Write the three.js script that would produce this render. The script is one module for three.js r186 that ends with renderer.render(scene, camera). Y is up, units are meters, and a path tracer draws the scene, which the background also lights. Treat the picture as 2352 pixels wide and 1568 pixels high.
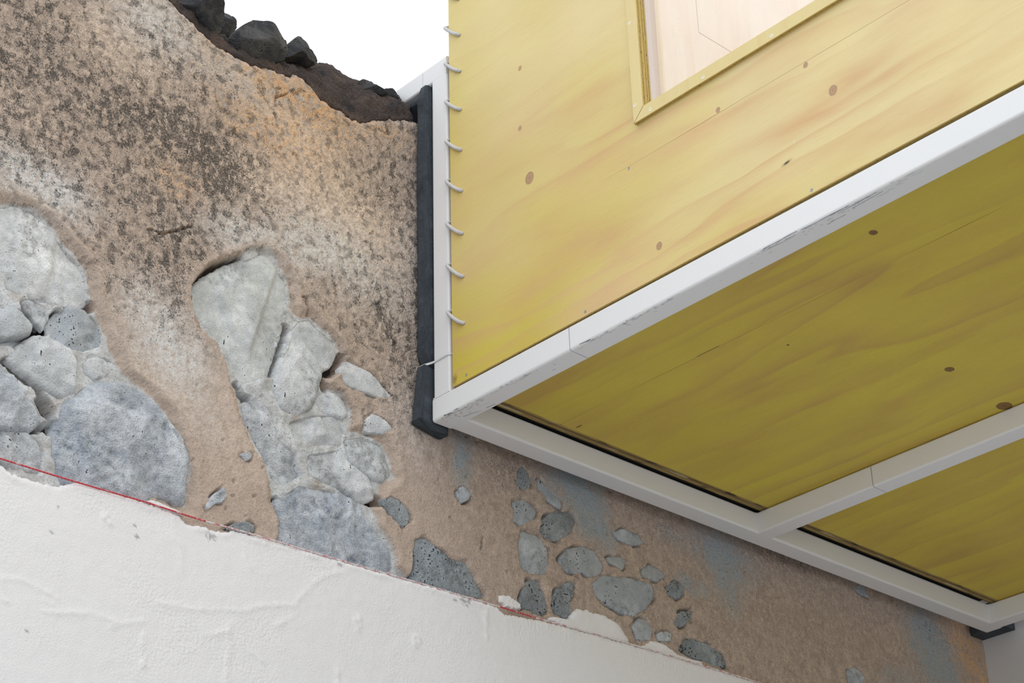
import * as THREE from 'three';
import { mergeGeometries } from 'three/addons/utils/BufferGeometryUtils.js';

// ---------------------------------------------------------------- camera, sky, exposure
const scene = new THREE.Scene();
const renderer = new THREE.WebGLRenderer({ antialias: true });
renderer.toneMapping = THREE.LinearToneMapping;
renderer.toneMappingExposure = 1.27;
renderer.shadowMap.enabled = true;

const camera = new THREE.PerspectiveCamera(19.688, 2352 / 1568, 0.05, 200);
camera.position.set(3.21713, 1.55324, 2.8046);
camera.quaternion.setFromRotationMatrix(new THREE.Matrix4().makeBasis(
  new THREE.Vector3(0.681072, -0.024849, -0.731795), new THREE.Vector3(0.368652, 0.87515, 0.313383), new THREE.Vector3(0.632643, -0.483214, 0.605201)));
camera.focus = 4.75;
camera.userData.fStop = 9;
scene.add(camera);

{ // bright overcast sky, a little brighter towards the zenith
  const W = 128, H = 64, d = new Float32Array(W * H * 4);
  for (let j = 0; j < H; j++) {
    const el = ((j + 0.5) / H - 0.5) * Math.PI, s = Math.max(0, Math.sin(el)), l = 0.88 + 0.5 * s;
    for (let i = 0; i < W; i++) d.set([0.965 * l, 1.0 * l, 1.02 * l, 1], (j * W + i) * 4);
  }
  const sky = new THREE.DataTexture(d, W, H, THREE.RGBAFormat, THREE.FloatType);
  sky.mapping = THREE.EquirectangularReflectionMapping;
  sky.magFilter = THREE.LinearFilter;
  sky.needsUpdate = true;
  scene.background = sky;
  scene.environment = sky;
}

// ---------------------------------------------------------------- helpers
const FLOOR_Y = 3.69;            // underside of the steel frame
const T = 0.0625;                // steel tube size
let seed = 7;
const rnd = () => { seed = (seed + 0x6d2b79f5) | 0; let t = Math.imul(seed ^ (seed >>> 15), 1 | seed); t = (t + Math.imul(t ^ (t >>> 7), 61 | t)) ^ t; return ((t ^ (t >>> 14)) >>> 0) / 4294967296; };
const clamp = (x, a = 0, b = 1) => (x < a ? a : x > b ? b : x);
const lerp = (a, b, t) => a + (b - a) * t;
const step = (a, b, x) => { const t = clamp((x - a) / (b - a)); return t * t * (3 - 2 * t); };
const lin = (c) => { c /= 255; return c <= 0.04045 ? c / 12.92 : Math.pow((c + 0.055) / 1.055, 2.4); };
const rgb = (r, g, b) => [lin(r), lin(g), lin(b)];
const mix3 = (o, c, t) => { o[0] += (c[0] - o[0]) * t; o[1] += (c[1] - o[1]) * t; o[2] += (c[2] - o[2]) * t; };
const SRGB = new Uint8Array(4097);
for (let i = 0; i <= 4096; i++) { const x = i / 4096; SRGB[i] = Math.round(255 * (x <= 0.0031308 ? 12.92 * x : 1.055 * Math.pow(x, 1 / 2.4) - 0.055)); }
const enc = (x) => SRGB[x <= 0 ? 0 : x >= 1 ? 4096 : (x * 4096) | 0];

const PERM = new Uint8Array(512), GX = new Float32Array(256), GY = new Float32Array(256);
for (let i = 0; i < 256; i++) { PERM[i] = i; const a = rnd() * Math.PI * 2; GX[i] = Math.cos(a) * 1.5; GY[i] = Math.sin(a) * 1.5; }
for (let i = 255; i > 0; i--) { const j = (rnd() * (i + 1)) | 0, t = PERM[i]; PERM[i] = PERM[j]; PERM[j] = t; }
for (let i = 0; i < 256; i++) PERM[i + 256] = PERM[i];
function noise(x, y) {          // gradient noise, about -1 .. 1
  const xi = Math.floor(x), yi = Math.floor(y), fx = x - xi, fy = y - yi, X = xi & 255, Y = yi & 255;
  const u = fx * fx * (3 - 2 * fx), v = fy * fy * (3 - 2 * fy);
  const a = PERM[PERM[X] + Y], b = PERM[PERM[X + 1] + Y], c = PERM[PERM[X] + Y + 1], d = PERM[PERM[X + 1] + Y + 1];
  const n0 = GX[a] * fx + GY[a] * fy, n1 = GX[b] * (fx - 1) + GY[b] * fy;
  const n2 = GX[c] * fx + GY[c] * (fy - 1), n3 = GX[d] * (fx - 1) + GY[d] * (fy - 1);
  return lerp(lerp(n0, n1, u), lerp(n2, n3, u), v);
}
function fbm(x, y, n = 3) { let s = 0, a = 0.55; for (let i = 0; i < n; i++) { s += a * noise(x, y); x = x * 2.03 + 17.3; y = y * 2.03 + 5.1; a *= 0.5; } return s; }

function texture(w, h, pixel, srgb = true) {   // pixel(u, v, out) with v upwards, linear values
  const d = new Uint8Array(w * h * 4), o = [0, 0, 0];
  for (let j = 0, k = 0; j < h; j++) for (let i = 0; i < w; i++, k += 4) {
    pixel((i + 0.5) / w, (j + 0.5) / h, o);
    if (srgb) { d[k] = enc(o[0]); d[k + 1] = enc(o[1]); d[k + 2] = enc(o[2]); } else { d[k] = d[k + 1] = d[k + 2] = clamp(o[0]) * 255; }
    d[k + 3] = 255;
  }
  const t = new THREE.DataTexture(d, w, h);
  t.colorSpace = srgb ? THREE.SRGBColorSpace : THREE.NoColorSpace;
  t.magFilter = THREE.LinearFilter; t.minFilter = THREE.LinearMipmapLinearFilter; t.generateMipmaps = true;
  t.wrapS = t.wrapT = THREE.MirroredRepeatWrapping;
  t.needsUpdate = true;
  return t;
}
const mat = (color, o = {}) => new THREE.MeshStandardMaterial({ color: new THREE.Color().setRGB(...color), roughness: 0.9, ...o });

const used = new Map();
function numbered(name) { const n = used.get(name) ?? 0; used.set(name, n + 1); return n ? name + '_' + String(n).padStart(3, '0') : name; }
function mesh(name, geometry, material, parent) {
  const m = new THREE.Mesh(geometry, material);
  m.name = numbered(name); m.castShadow = m.receiveShadow = true;
  parent.add(m);
  return m;
}
function group(name, at = [0, 0, 0]) { const g = new THREE.Group(); g.name = numbered(name); g.position.set(...at); scene.add(g); return g; }
function tag(o, label, category, set) { Object.assign(o.userData, { label, category }); if (set) o.userData.group = set; return o; }
function structure(o, label) { o.userData.kind = 'structure'; if (label) o.userData.label = label; return o; }
function indexed(pos, uv, idx, col) {
  const g = new THREE.BufferGeometry();
  g.setAttribute('position', new THREE.BufferAttribute(pos instanceof Float32Array ? pos : new Float32Array(pos), 3));
  if (uv) g.setAttribute('uv', new THREE.BufferAttribute(uv instanceof Float32Array ? uv : new Float32Array(uv), 2));
  if (col) g.setAttribute('color', new THREE.BufferAttribute(col instanceof Float32Array ? col : new Float32Array(col), 3));
  g.setIndex(idx);
  g.computeVertexNormals();
  return g;
}
// rows x cols of points to a sheet
function sheet(cols, rows, point, flip = false) {
  const pos = new Float32Array(cols * rows * 3), uv = new Float32Array(cols * rows * 2), idx = new Uint32Array((cols - 1) * (rows - 1) * 6), o = [0, 0, 0, 0, 0];
  for (let j = 0, k = 0; j < rows; j++) for (let i = 0; i < cols; i++, k++) {
    point(i, j, o);
    pos[k * 3] = o[0]; pos[k * 3 + 1] = o[1]; pos[k * 3 + 2] = o[2]; uv[k * 2] = o[3]; uv[k * 2 + 1] = o[4];
  }
  let n = 0;
  for (let j = 0; j < rows - 1; j++) for (let i = 0; i < cols - 1; i++) {
    const a = j * cols + i, b = a + 1, c = a + cols, d = c + 1;
    if (flip) { idx[n++] = a; idx[n++] = c; idx[n++] = b; idx[n++] = b; idx[n++] = c; idx[n++] = d; } else { idx[n++] = a; idx[n++] = b; idx[n++] = c; idx[n++] = b; idx[n++] = d; idx[n++] = c; }
  }
  return indexed(pos, uv, new THREE.BufferAttribute(idx, 1));
}
function box(x0, y0, z0, x1, y1, z1) { const g = new THREE.BoxGeometry(x1 - x0, y1 - y0, z1 - z0); g.translate((x0 + x1) / 2, (y0 + y1) / 2, (z0 + z1) / 2); return g; }
function boxUV(g) {               // uv in metres, from the face that each normal looks out of
  const p = g.attributes.position, n = g.attributes.normal, uv = g.attributes.uv;
  for (let i = 0; i < p.count; i++) {
    const ax = Math.abs(n.getX(i)), ay = Math.abs(n.getY(i)), az = Math.abs(n.getZ(i));
    if (az >= ax && az >= ay) uv.setXY(i, p.getX(i), p.getY(i)); else if (ay >= ax) uv.setXY(i, p.getX(i), p.getZ(i)); else uv.setXY(i, p.getZ(i), p.getY(i));
  }
  return g;
}
// signed distance to a polygon given as flat [a, b, a, b ...]; positive inside
function sdf(o, x, y) {
  let best = 1e9, inside = false;
  for (let i = 0, n = o.length, j = n - 2; i < n; j = i, i += 2) {
    const ax = o[j], ay = o[j + 1], bx = o[i], by = o[i + 1], ex = bx - ax, ey = by - ay, px = x - ax, py = y - ay;
    const t = clamp((px * ex + py * ey) / (ex * ex + ey * ey + 1e-12)), dx = px - ex * t, dy = py - ey * t, d = dx * dx + dy * dy;
    if (d < best) best = d;
    if ((ay > y) !== (by > y) && x < ax + ((y - ay) / (by - ay)) * ex) inside = !inside;
  }
  return inside ? Math.sqrt(best) : -Math.sqrt(best);
}
function lineDistance(o, x, y) {
  let best = 1e9;
  for (let i = 2; i < o.length; i += 2) {
    const ex = o[i] - o[i - 2], ey = o[i + 1] - o[i - 1], px = x - o[i - 2], py = y - o[i - 1], t = clamp((px * ex + py * ey) / (ex * ex + ey * ey + 1e-12));
    best = Math.min(best, Math.hypot(px - ex * t, py - ey * t));
  }
  return best;
}
const bounds = (o) => { const b = [1e9, 1e9, -1e9, -1e9]; for (let i = 0; i < o.length; i += 2) { b[0] = Math.min(b[0], o[i]); b[1] = Math.min(b[1], o[i + 1]); b[2] = Math.max(b[2], o[i]); b[3] = Math.max(b[3], o[i + 1]); } return b; };
const metres = (o) => o.map((v) => v / 1000);
function curveY(o) {              // y as a function of z along a line of points that runs towards smaller z
  return (z) => {
    const n = o.length;
    if (z >= o[0]) return o[1] + (z - o[0]) * (o[3] - o[1]) / (o[2] - o[0]);
    for (let i = 2; i < n; i += 2) if (z >= o[i]) return lerp(o[i + 1], o[i - 1], (z - o[i]) / (o[i - 2] - o[i] + 1e-9));
    return o[n - 1];
  };
}
// a closed outline through the given corners, n points, slightly rounded and roughened; grow moves it outwards
function outline(o, n, jitter, s, grow = 0) {
  const m = o.length / 2, len = [0];
  for (let i = 0; i < m; i++) { const j = (i + 1) % m; len.push(len[i] + Math.hypot(o[j * 2] - o[i * 2], o[j * 2 + 1] - o[i * 2 + 1])); }
  let c = [];
  for (let k = 0, i = 0; k < n; k++) { const l = (k / n) * len[m]; while (len[i + 1] < l) i++; const t = (l - len[i]) / (len[i + 1] - len[i]), j = (i + 1) % m; c.push([lerp(o[i * 2], o[j * 2], t), lerp(o[i * 2 + 1], o[j * 2 + 1], t)]); }
  for (let q = 0; q < Math.round(n / 40) + 1; q++) c = c.map((p, i) => { const a = c[(i + n - 1) % n], b = c[(i + 1) % n]; return [(a[0] + 2 * p[0] + b[0]) / 4, (a[1] + 2 * p[1] + b[1]) / 4]; });
  let cx = 0, cy = 0;
  for (const p of c) { cx += p[0] / n; cy += p[1] / n; }
  const out = [];
  for (const [x, y] of c) { const dx = x - cx, dy = y - cy, r = Math.hypot(dx, dy) + 1e-6, k = (grow + jitter * (noise(x * 70 + s, y * 70) + 0.7 * noise(x * 200, y * 200 + s) + 0.4 * noise(x * 450, y * 450))) / r; out.push(x + dx * k, y + dy * k); }
  return { o: out, cx, cy };
}

// ---------------------------------------------------------------- measured outlines on the old wall: z, y in millimetres
const STONES = [
  { k: 'w', h: 4, e: 4, o: [1197,3834,1128,3865,1086,3870,1053,3856,1005,3814,959,3783,938,3747,934,3700,949,3681,981,3678,1034,3673,1085,3664,1122,3671,1150,3690,1182,3701] },
  { k: 'p', h: -6, e: 4, o: [1085,3663,1034,3674,1015,3672,1015,3659,1043,3655,1072,3654] },
  { k: 'w', h: 2, e: 3, o: [1096,3643,1069,3660,1042,3649,1019,3634,1030,3594,1046,3603,1069,3623] },
  { k: 'w', h: 16, e: 3, o: [1154,3599,1112,3624,1083,3619,1054,3598,1058,3576,1084,3555,1132,3534,1147,3537] },
  { k: 'p', h: -8, e: 3, o: [1130,3531,1074,3559,1090,3535,1116,3526] },
  { k: 'p', h: 4, e: 4, o: [1024,3611,1005,3646,976,3675,939,3682,904,3662,888,3636,889,3607,929,3578,981,3564,1014,3579] },
  { k: 'w', h: 18, e: 3, o: [1108,3498,1078,3547,1040,3579,1003,3579,966,3571,948,3536,949,3473,970,3454,1012,3460,1066,3482] },
  { k: 'w', h: 4, e: 3, o: [932,3550,913,3574,881,3585,848,3581,866,3548,897,3522,924,3527] },
  { k: 'g', h: 14, e: 3, o: [1154,3466,1126,3479,1089,3461,1071,3434,1033,3415,1017,3387,1033,3365,1082,3352,1139,3337] },
  { k: 'g', h: 4, e: 3.5, o: [1138,3329,1072,3352,1033,3359,1011,3342,996,3315,1003,3271,1102,3265,1130,3261] },
  { k: 'b', h: 24, e: 2.6, o: [985,3375,971,3435,932,3489,897,3516,828,3536,761,3528,707,3487,668,3450,652,3411,656,3368,655,3307,675,3293,711,3303,795,3268,868,3257,952,3262,986,3318] },
  { k: 'W', h: 6, e: 4, o: [665,3842,633,3880,575,3933,521,3974,476,4003,444,3986,409,3952,400,3901,413,3825,430,3761,449,3688,480,3660,523,3638,543,3665,563,3703,601,3734,657,3782] },
  { k: 'w', h: 12, e: 3, o: [370,3859,338,3879,305,3859,258,3840,249,3814,268,3772,299,3749,304,3713,322,3649,361,3611,411,3606,438,3656,428,3705,399,3772,389,3823] },
  { k: 'w', h: 6, e: 3, o: [306,3683,261,3711,222,3701,209,3669,226,3645,286,3643,312,3658] },
  { k: 'w', h: 6, e: 3, o: [388,3588,324,3626,247,3651,220,3614,230,3575,309,3550,372,3554] },
  { k: 'w', h: 8, e: 3, o: [220,3597,167,3621,114,3615,95,3596,76,3544,113,3517,153,3519,211,3535] },
  { k: 'w', h: 10, e: 3, o: [331,3523,232,3565,213,3535,140,3521,125,3471,165,3448,243,3461,329,3466] },
  { k: 'b', h: 10, e: 3, o: [419,3377,355,3437,268,3451,178,3445,149,3411,112,3377,77,3348,73,3309,111,3274,288,3274,401,3275,393,3332] },
  { k: 'g', h: 0, e: 4, o: [518,3590,473,3618,433,3590,419,3540,365,3512,339,3465,392,3426,429,3436,468,3491,506,3545] },
  { k: 'w', h: 5, e: 4, o: [252,3765,230,3802,184,3801,129,3784,79,3751,115,3734,182,3730,236,3736] },
  { k: 'w', h: 5, e: 3, o: [171,3662,142,3688,101,3681,79,3665,114,3638,168,3631] },
  { k: 'p', h: 8, e: 2.5, o: [524,3457,508,3473,493,3471,495,3457,509,3445] },
  { k: 'g', h: 14, e: 2.5, o: [610,3310,594,3337,562,3370,556,3348,568,3328,588,3320,604,3300] },
  { k: 'd', h: 5, e: 4, o: [118,3469,93,3485,57,3482,31,3456,24,3439,48,3413,79,3428,106,3450] },
  { k: 'd', h: 5, e: 3.5, o: [562,3270,520,3298,489,3309,472,3297,491,3271] },
  { k: 'd', h: 4, e: 5, o: [15,3399,-22,3413,-63,3392,-97,3378,-153,3382,-174,3354,-212,3303,-131,3285,-48,3286,24,3286,12,3338] },
  { k: 'd', h: 4, e: 4, o: [-317,3636,-345,3703,-368,3684,-375,3649,-350,3629] },
  { k: 'p', h: 4, e: 5, o: [-308,3587,-342,3603,-396,3595,-385,3562,-339,3527,-306,3532] },
  { k: 'd', h: 6, e: 4, o: [-397,3539,-417,3576,-456,3604,-512,3617,-536,3598,-511,3555,-460,3519,-414,3515] },
  { k: 'p', h: 6, e: 5, o: [-337,3518,-391,3518,-428,3490,-431,3455,-418,3416,-371,3404,-327,3416,-321,3455] },
  { k: 'p', h: 6, e: 5, o: [-459,3468,-490,3507,-554,3535,-602,3532,-633,3497,-612,3467,-580,3449,-537,3454,-502,3440,-472,3447] },
  { k: 'p', h: 4, e: 5, o: [-636,3523,-683,3540,-721,3535,-698,3503,-651,3510] },
  { k: 'p', h: 5, e: 4, o: [-770,3525,-799,3546,-849,3541,-862,3526,-828,3503,-778,3503] },
  { k: 'd', h: 5, e: 4, o: [-860,3499,-898,3524,-939,3520,-934,3493,-898,3469,-868,3476] },
  { k: 'p', h: 7, e: 5, o: [-578,3439,-622,3472,-695,3486,-811,3494,-818,3459,-790,3420,-736,3383,-687,3377,-624,3391,-586,3406] },
  { k: 'd', h: 6, e: 4, o: [-321,3332,-348,3387,-386,3400,-407,3368,-415,3317,-389,3301,-323,3306] },
  { k: 'd', h: 6, e: 4, o: [-433,3342,-445,3383,-485,3417,-523,3426,-513,3388,-491,3360,-510,3340,-480,3315,-442,3321] },
  { k: 'p', h: 9, e: 3, o: [-722,3355,-744,3380,-777,3391,-799,3358,-783,3328,-738,3315] },
  { k: 'd', h: 6, e: 4, o: [-879,3398,-907,3439,-960,3459,-955,3425,-911,3395] },
  { k: 'd', h: 4, e: 5, o: [-893,3335,-935,3376,-1007,3376,-1075,3361,-1092,3324,-1031,3315,-946,3322] },
  { k: 'g', h: 6, e: 3, o: [-812,3355,-842,3370,-871,3369,-864,3347,-823,3335] },
  { k: 'p', h: 4, e: 4, o: [-393,3672,-407,3681,-436,3655,-481,3638,-478,3611,-431,3621,-404,3644] },
  { k: 'p', h: 3, e: 5, o: [-661,3601,-705,3623,-772,3627,-797,3602,-735,3581,-686,3584] },
  { k: 'g', h: 3, e: 5, o: [-120,3561,-143,3581,-166,3570,-162,3548,-135,3530,-121,3544] },
  { k: 'g', h: 3, e: 5, o: [-1691,3705,-1726,3731,-1755,3719,-1757,3691,-1720,3696] },
  { k: 'g', h: 4, e: 5, o: [-1614,3432,-1648,3455,-1696,3443,-1704,3412,-1616,3391] },
];
const EXPOSED = [
  [1227,3830,1129,3870,1089,3875,1051,3864,1006,3825,958,3792,934,3754,925,3703,895,3655,869,3606,838,3563,782,3540,721,3507,683,3456,648,3404,651,3310,648,3296,710,3297,749,3298,756,3250,1154,3221],
  [670,3839,641,3887,588,3940,554,3961,522,3995,481,4016,445,4011,415,3977,399,3952,392,3892,370,3872,329,3885,272,3856,240,3829,247,3786,291,3738,288,3709,233,3716,203,3670,212,3622,165,3629,109,3624,88,3598,70,3540,118,3511,121,3461,141,3446,120,3408,73,3355,67,3313,-1,3287,6,3220,408,3223,405,3291,393,3337,422,3376,433,3426,467,3481,512,3554,547,3630,566,3679,592,3715,642,3740,668,3778],
];
const TOP_EDGE = [774,4602,756,4592,717,4580,700,4565,677,4558,649,4545,609,4540,571,4536,531,4539,492,4551,451,4555,418,4557,411,4574,379,4574,349,4555,328,4539,285,4530,251,4530,216,4521,178,4530,140,4557,69,4590,9,4614];
const SKYLINE = [700,4725,666,4721,624,4687,596,4674,569,4663,528,4664,487,4663,446,4664,404,4673,370,4685,342,4704,307,4722,264,4740,244,4750,195,4752,150,4748,123,4748,93,4752,43,4761,-8,4768,-31,4750,-55,4757,-94,4736];
const ROCKS = [
  { x: -0.085, o: [776,4641,730,4707,672,4724,652,4695,645,4658,632,4637,627,4603,617,4573,645,4572,674,4587,704,4601,738,4618] },
  { x: -0.18, o: [571,4737,564,4748,542,4751,512,4762,505,4752,513,4720,527,4684,548,4668,564,4680] },
  { x: -0.09, o: [576,4624,561,4652,531,4678,492,4690,465,4683,442,4666,423,4654,426,4606,460,4581,514,4565,559,4564,576,4588] },
  { x: -0.115, o: [420,4689,399,4703,390,4691,401,4666,416,4667] },
  { x: -0.11, o: [410,4656,400,4687,373,4725,349,4730,321,4717,293,4691,300,4677,337,4659,362,4663,400,4646] },
  { x: -0.125, o: [152,4698,129,4722,99,4728,74,4716,52,4697,76,4683,109,4681,139,4680] },
  { x: -0.125, o: [65,4717,39,4728,19,4728,2,4704,12,4687,37,4684,58,4697] },
];
const PLASTER_EDGE = [1185,3249,1108,3252,1081,3239,1053,3240,1028,3239,999,3241,980,3242,953,3255,936,3263,909,3266,804,3268,718,3266,681,3262,660,3249,624,3256,594,3253,560,3259,542,3268,491,3269,421,3272,324,3274,225,3276,123,3279,17,3281,-118,3283,-216,3282,-234,3281,-258,3268,-302,3275,-360,3281,-382,3284,-465,3286,-698,3294,-980,3299,-1226,3301,-1685,3313];
const STRING = [1170,3260,1112,3262,1014,3262,912,3263,759,3266,644,3265,518,3269,424,3271,229,3275,22,3280,-114,3282,-226,3284,-356,3285,-693,3295,-974,3299,-1220,3302,-1481,3305];
const SMEARS = [
  [-247,3319,-268,3325,-297,3325,-322,3316,-327,3301,-311,3297,-267,3294,-253,3303],
  [-399,3295,-417,3308,-444,3309,-479,3310,-504,3347,-546,3357,-617,3359,-672,3350,-694,3331,-712,3314,-705,3298,-597,3292,-474,3288],
  [-727,3297,-749,3311,-792,3333,-824,3332,-889,3311,-957,3311,-993,3314,-989,3299,-854,3297],
  [772,3276,751,3283,713,3281,668,3275,663,3270,712,3269],
];
const RIDGES = [
  [1081,3015,1040,3024,995,3017,955,3006],
  [718,3056,627,3064,506,3091,461,3112,368,3139],
  [368,3147,334,3187,298,3222,237,3251,206,3269],
  [981,2972,874,2994,813,2990],
  [543,3045,541,2988,544,2923],
  [490,3004,450,2989],
  [692,3208,673,3194,671,3150],
  [832,2976,752,3010],
  [602,3012,539,3037],
  [983,2995,963,2992],
  [485,3254,453,3259],
  [512,3212,493,3186],
  [424,3074,367,3117],
];
const CREVICES = [
  [1117,3673,1080,3671,1028,3677,976,3681,928,3692],
  [1079,3637,1055,3611,1035,3596,1024,3594],
  [1025,3598,1012,3624,1002,3645],
  [1048,3606,1052,3578,1066,3562,1107,3545,1146,3534],
  [1086,3538,1059,3571],
  [1107,3493,1080,3484,1042,3461,1009,3437,993,3412],
  [1023,3427,992,3402,986,3379,1000,3374],
  [1124,3342,1067,3359,1022,3369],
  [660,3844,638,3880,606,3914,566,3944,542,3963],
  [406,3830,413,3783,433,3721,445,3692],
  [296,3752,298,3728,286,3713],
  [249,3785,278,3751],
  [535,3634,519,3615,502,3607],
  [412,3383,399,3344,391,3293],
  [120,3469,144,3458],
  [255,3774,237,3808],
];
const NICKS = [[0.983,3.141,0.004], [0.789,3.209,0.004], [0.784,3.185,0.005], [0.600,3.236,0.01], [-0.097,3.264,0.006], [-0.129,3.269,0.012], [-0.139,3.278,0.007], [0.252,3.264,0.005], [0.974,3.197,0.003], [1.014,2.924,0.003], [0.862,3.266,0.004]];
const CRACKS = [
  [801,3935,768,3936,751,3948,723,3964,706,3980,688,3988],
  [366,3924,349,3930,351,3908,342,3889],
  [469,4407,461,4394],
  [422,4501,394,4496],
  [465,4432,469,4456,432,4487],
  [183,3768,131,3742],
  [89,3919,80,3898],
  [-205,3459,-197,3428],
  [-487,3447,-533,3441],
];
const DARK = [[1.17,4.17,0.09,0.12,0.7], [1.13,4.35,0.10,0.07,0.45], [1.01,4.23,0.19,0.14,0.3], [0.84,4.24,0.14,0.06,0.6], [0.69,4.22,0.14,0.07,0.8], [0.63,4.19,0.07,0.06,0.6], [0.92,4.14,0.17,0.09,0.3], [0.65,4.15,0.10,0.07,0.4], [1.07,4.02,0.13,0.05,0.4], [0.74,3.99,0.15,0.07,0.5], [0.69,3.90,0.13,0.07,0.4], [0.84,3.84,0.08,0.08,0.4], [0.55,4.14,0.10,0.07,0.3], [0.09,4.33,0.09,0.23,0.35], [0.10,3.95,0.10,0.13,0.4], [0.05,3.81,0.06,0.08,0.4], [0.23,4.31,0.13,0.09,0.2], [0.78,3.75,0.07,0.08,0.2], [0.69,3.80,0.05,0.07,0.4], [0.00,4.14,0.02,0.37,0.5], [0.58,4.22,0.08,0.07,0.3], [0.79,4.42,0.11,0.09,0.35], [-0.29,3.67,0.08,0.05,0.7], [-1.27,3.76,0.14,0.06,0.9], [-1.45,3.73,0.12,0.04,0.5], [-2.07,3.67,0.19,0.06,0.4], [-0.89,3.67,0.11,0.04,0.35], [-1.45,3.58,0.66,0.16,0.25], [-0.98,3.53,0.38,0.13,0.15]];
const PALE = [[1.13,3.95,0.11,0.05,1.1], [1.02,3.92,0.07,0.05,0.9], [0.82,4.51,0.13,0.09,0.9], [0.57,4.63,0.08,0.05,0.5], [0.54,4.02,0.11,0.05,1.0], [0.36,4.07,0.11,0.07,0.5], [0.74,3.67,0.09,0.10,0.9], [0.80,3.75,0.07,0.06,0.5], [0.28,4.11,0.17,0.09,0.5], [0.06,4.20,0.09,0.08,0.4], [0.16,4.05,0.14,0.10,0.5], [0.67,3.64,0.07,0.06,0.5], [0.00,3.73,0.09,0.12,0.3], [0.61,3.52,0.08,0.07,0.3], [0.39,4.50,0.04,0.03,0.5], [0.57,4.47,0.08,0.06,0.6]];
const BLUE = [[-0.52,3.70,0.09,0.05,1.3], [-0.58,3.63,0.06,0.06,1.2], [-0.64,3.58,0.05,0.03,0.8], [-0.14,3.66,0.03,0.07,1.2], [-1.07,3.66,0.09,0.06,1.0], [-1.12,3.57,0.05,0.10,0.7], [-1.21,3.65,0.10,0.07,0.4], [-2.03,3.65,0.09,0.08,1.2], [-2.10,3.54,0.12,0.09,1.1], [-0.96,3.53,0.07,0.02,0.9], [-0.89,3.65,0.05,0.03,0.5], [-1.85,3.46,0.11,0.04,0.6]];
const SMOOTH = [[0.52,3.51,0.13,0.17,1], [0.73,3.55,0.07,0.10,0.7], [0.58,3.32,0.10,0.08,1], [0.09,3.47,0.12,0.14,0.9], [0.20,3.77,0.08,0.07,0.6], [0.83,3.66,0.07,0.14,0.5], [0.41,3.91,0.06,0.09,0.4], [-0.05,3.40,0.21,0.11,0.8]];
const ORANGE = [[0.46,4.50,0.11,0.05,1.0], [0.34,4.51,0.07,0.06,1.0], [0.56,4.38,0.10,0.05,0.5], [0.51,4.33,0.12,0.06,0.45], [0.39,4.37,0.11,0.08,0.5], [0.67,4.55,0.05,0.04,0.6], [0.75,4.12,0.07,0.05,0.4], [0.57,4.51,0.08,0.04,0.4], [0.14,4.52,0.13,0.03,0.6], [0.26,4.45,0.08,0.07,0.4], [0.52,3.66,0.07,0.10,0.25], [-2.20,3.65,0.12,0.09,1.3], [-2.22,3.54,0.12,0.09,1.3], [0.72,4.08,0.06,0.03,0.4], [0.10,4.18,0.07,0.08,0.35]];
const CREAM = [[0.37,4.38,0.11,0.08,1.0], [0.45,4.38,0.08,0.05,0.6], [0.50,4.19,0.13,0.06,0.5], [0.85,4.36,0.09,0.08,0.4], [0.95,4.40,0.09,0.07,0.4], [0.26,4.17,0.17,0.10,0.6], [1.13,4.10,0.08,0.04,0.4], [0.34,4.25,0.17,0.08,0.5], [0.16,4.21,0.11,0.08,0.4], [0.49,3.52,0.11,0.13,0.5], [0.73,3.57,0.10,0.10,0.35]];
// ---------------------------------------------------------------- the old wall
const WALL_X = -0.05;
const stones = STONES.map((s, i) => ({ ...s, o: metres(s.o), i })), exposed = EXPOSED.map(metres), cracks = CRACKS.map(metres);
for (const s of stones) { s.b = bounds(s.o); s.c = [(s.b[0] + s.b[2]) / 2, (s.b[1] + s.b[3]) / 2]; s.sunk = exposed.some((e) => sdf(e, ...s.c) > 0); }
for (const c of cracks) c.b = bounds(c);
const topEdge = [1.95, 4.98, 1.4, 4.9, 1.05, 4.78, ...metres(TOP_EDGE)], topCurve = curveY(topEdge);
const topY = (z) => topCurve(z) + 0.006 * noise(z * 60, 3.1) + 0.003 * noise(z * 200, 9.1);
const FLOOR = -0.013;            // how far the exposed rubble lies behind the render face
const crevices = CREVICES.map(metres);
for (const c of crevices) c.b = bounds(c);
function exposure(z, y) {
  const a = z + 0.005 * noise(z * 38, y * 38) + 0.0025 * noise(z * 150, y * 150), b = y + 0.005 * noise(z * 38 + 31, y * 38) + 0.0025 * noise(z * 150, y * 150 + 40);
  let d = -1;
  for (const e of exposed) d = Math.max(d, sdf(e, a, b));
  return d;
}
const near = (b, z, y, m) => z > b[0] - m && z < b[2] + m && y > b[1] - m && y < b[3] + m;
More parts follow.
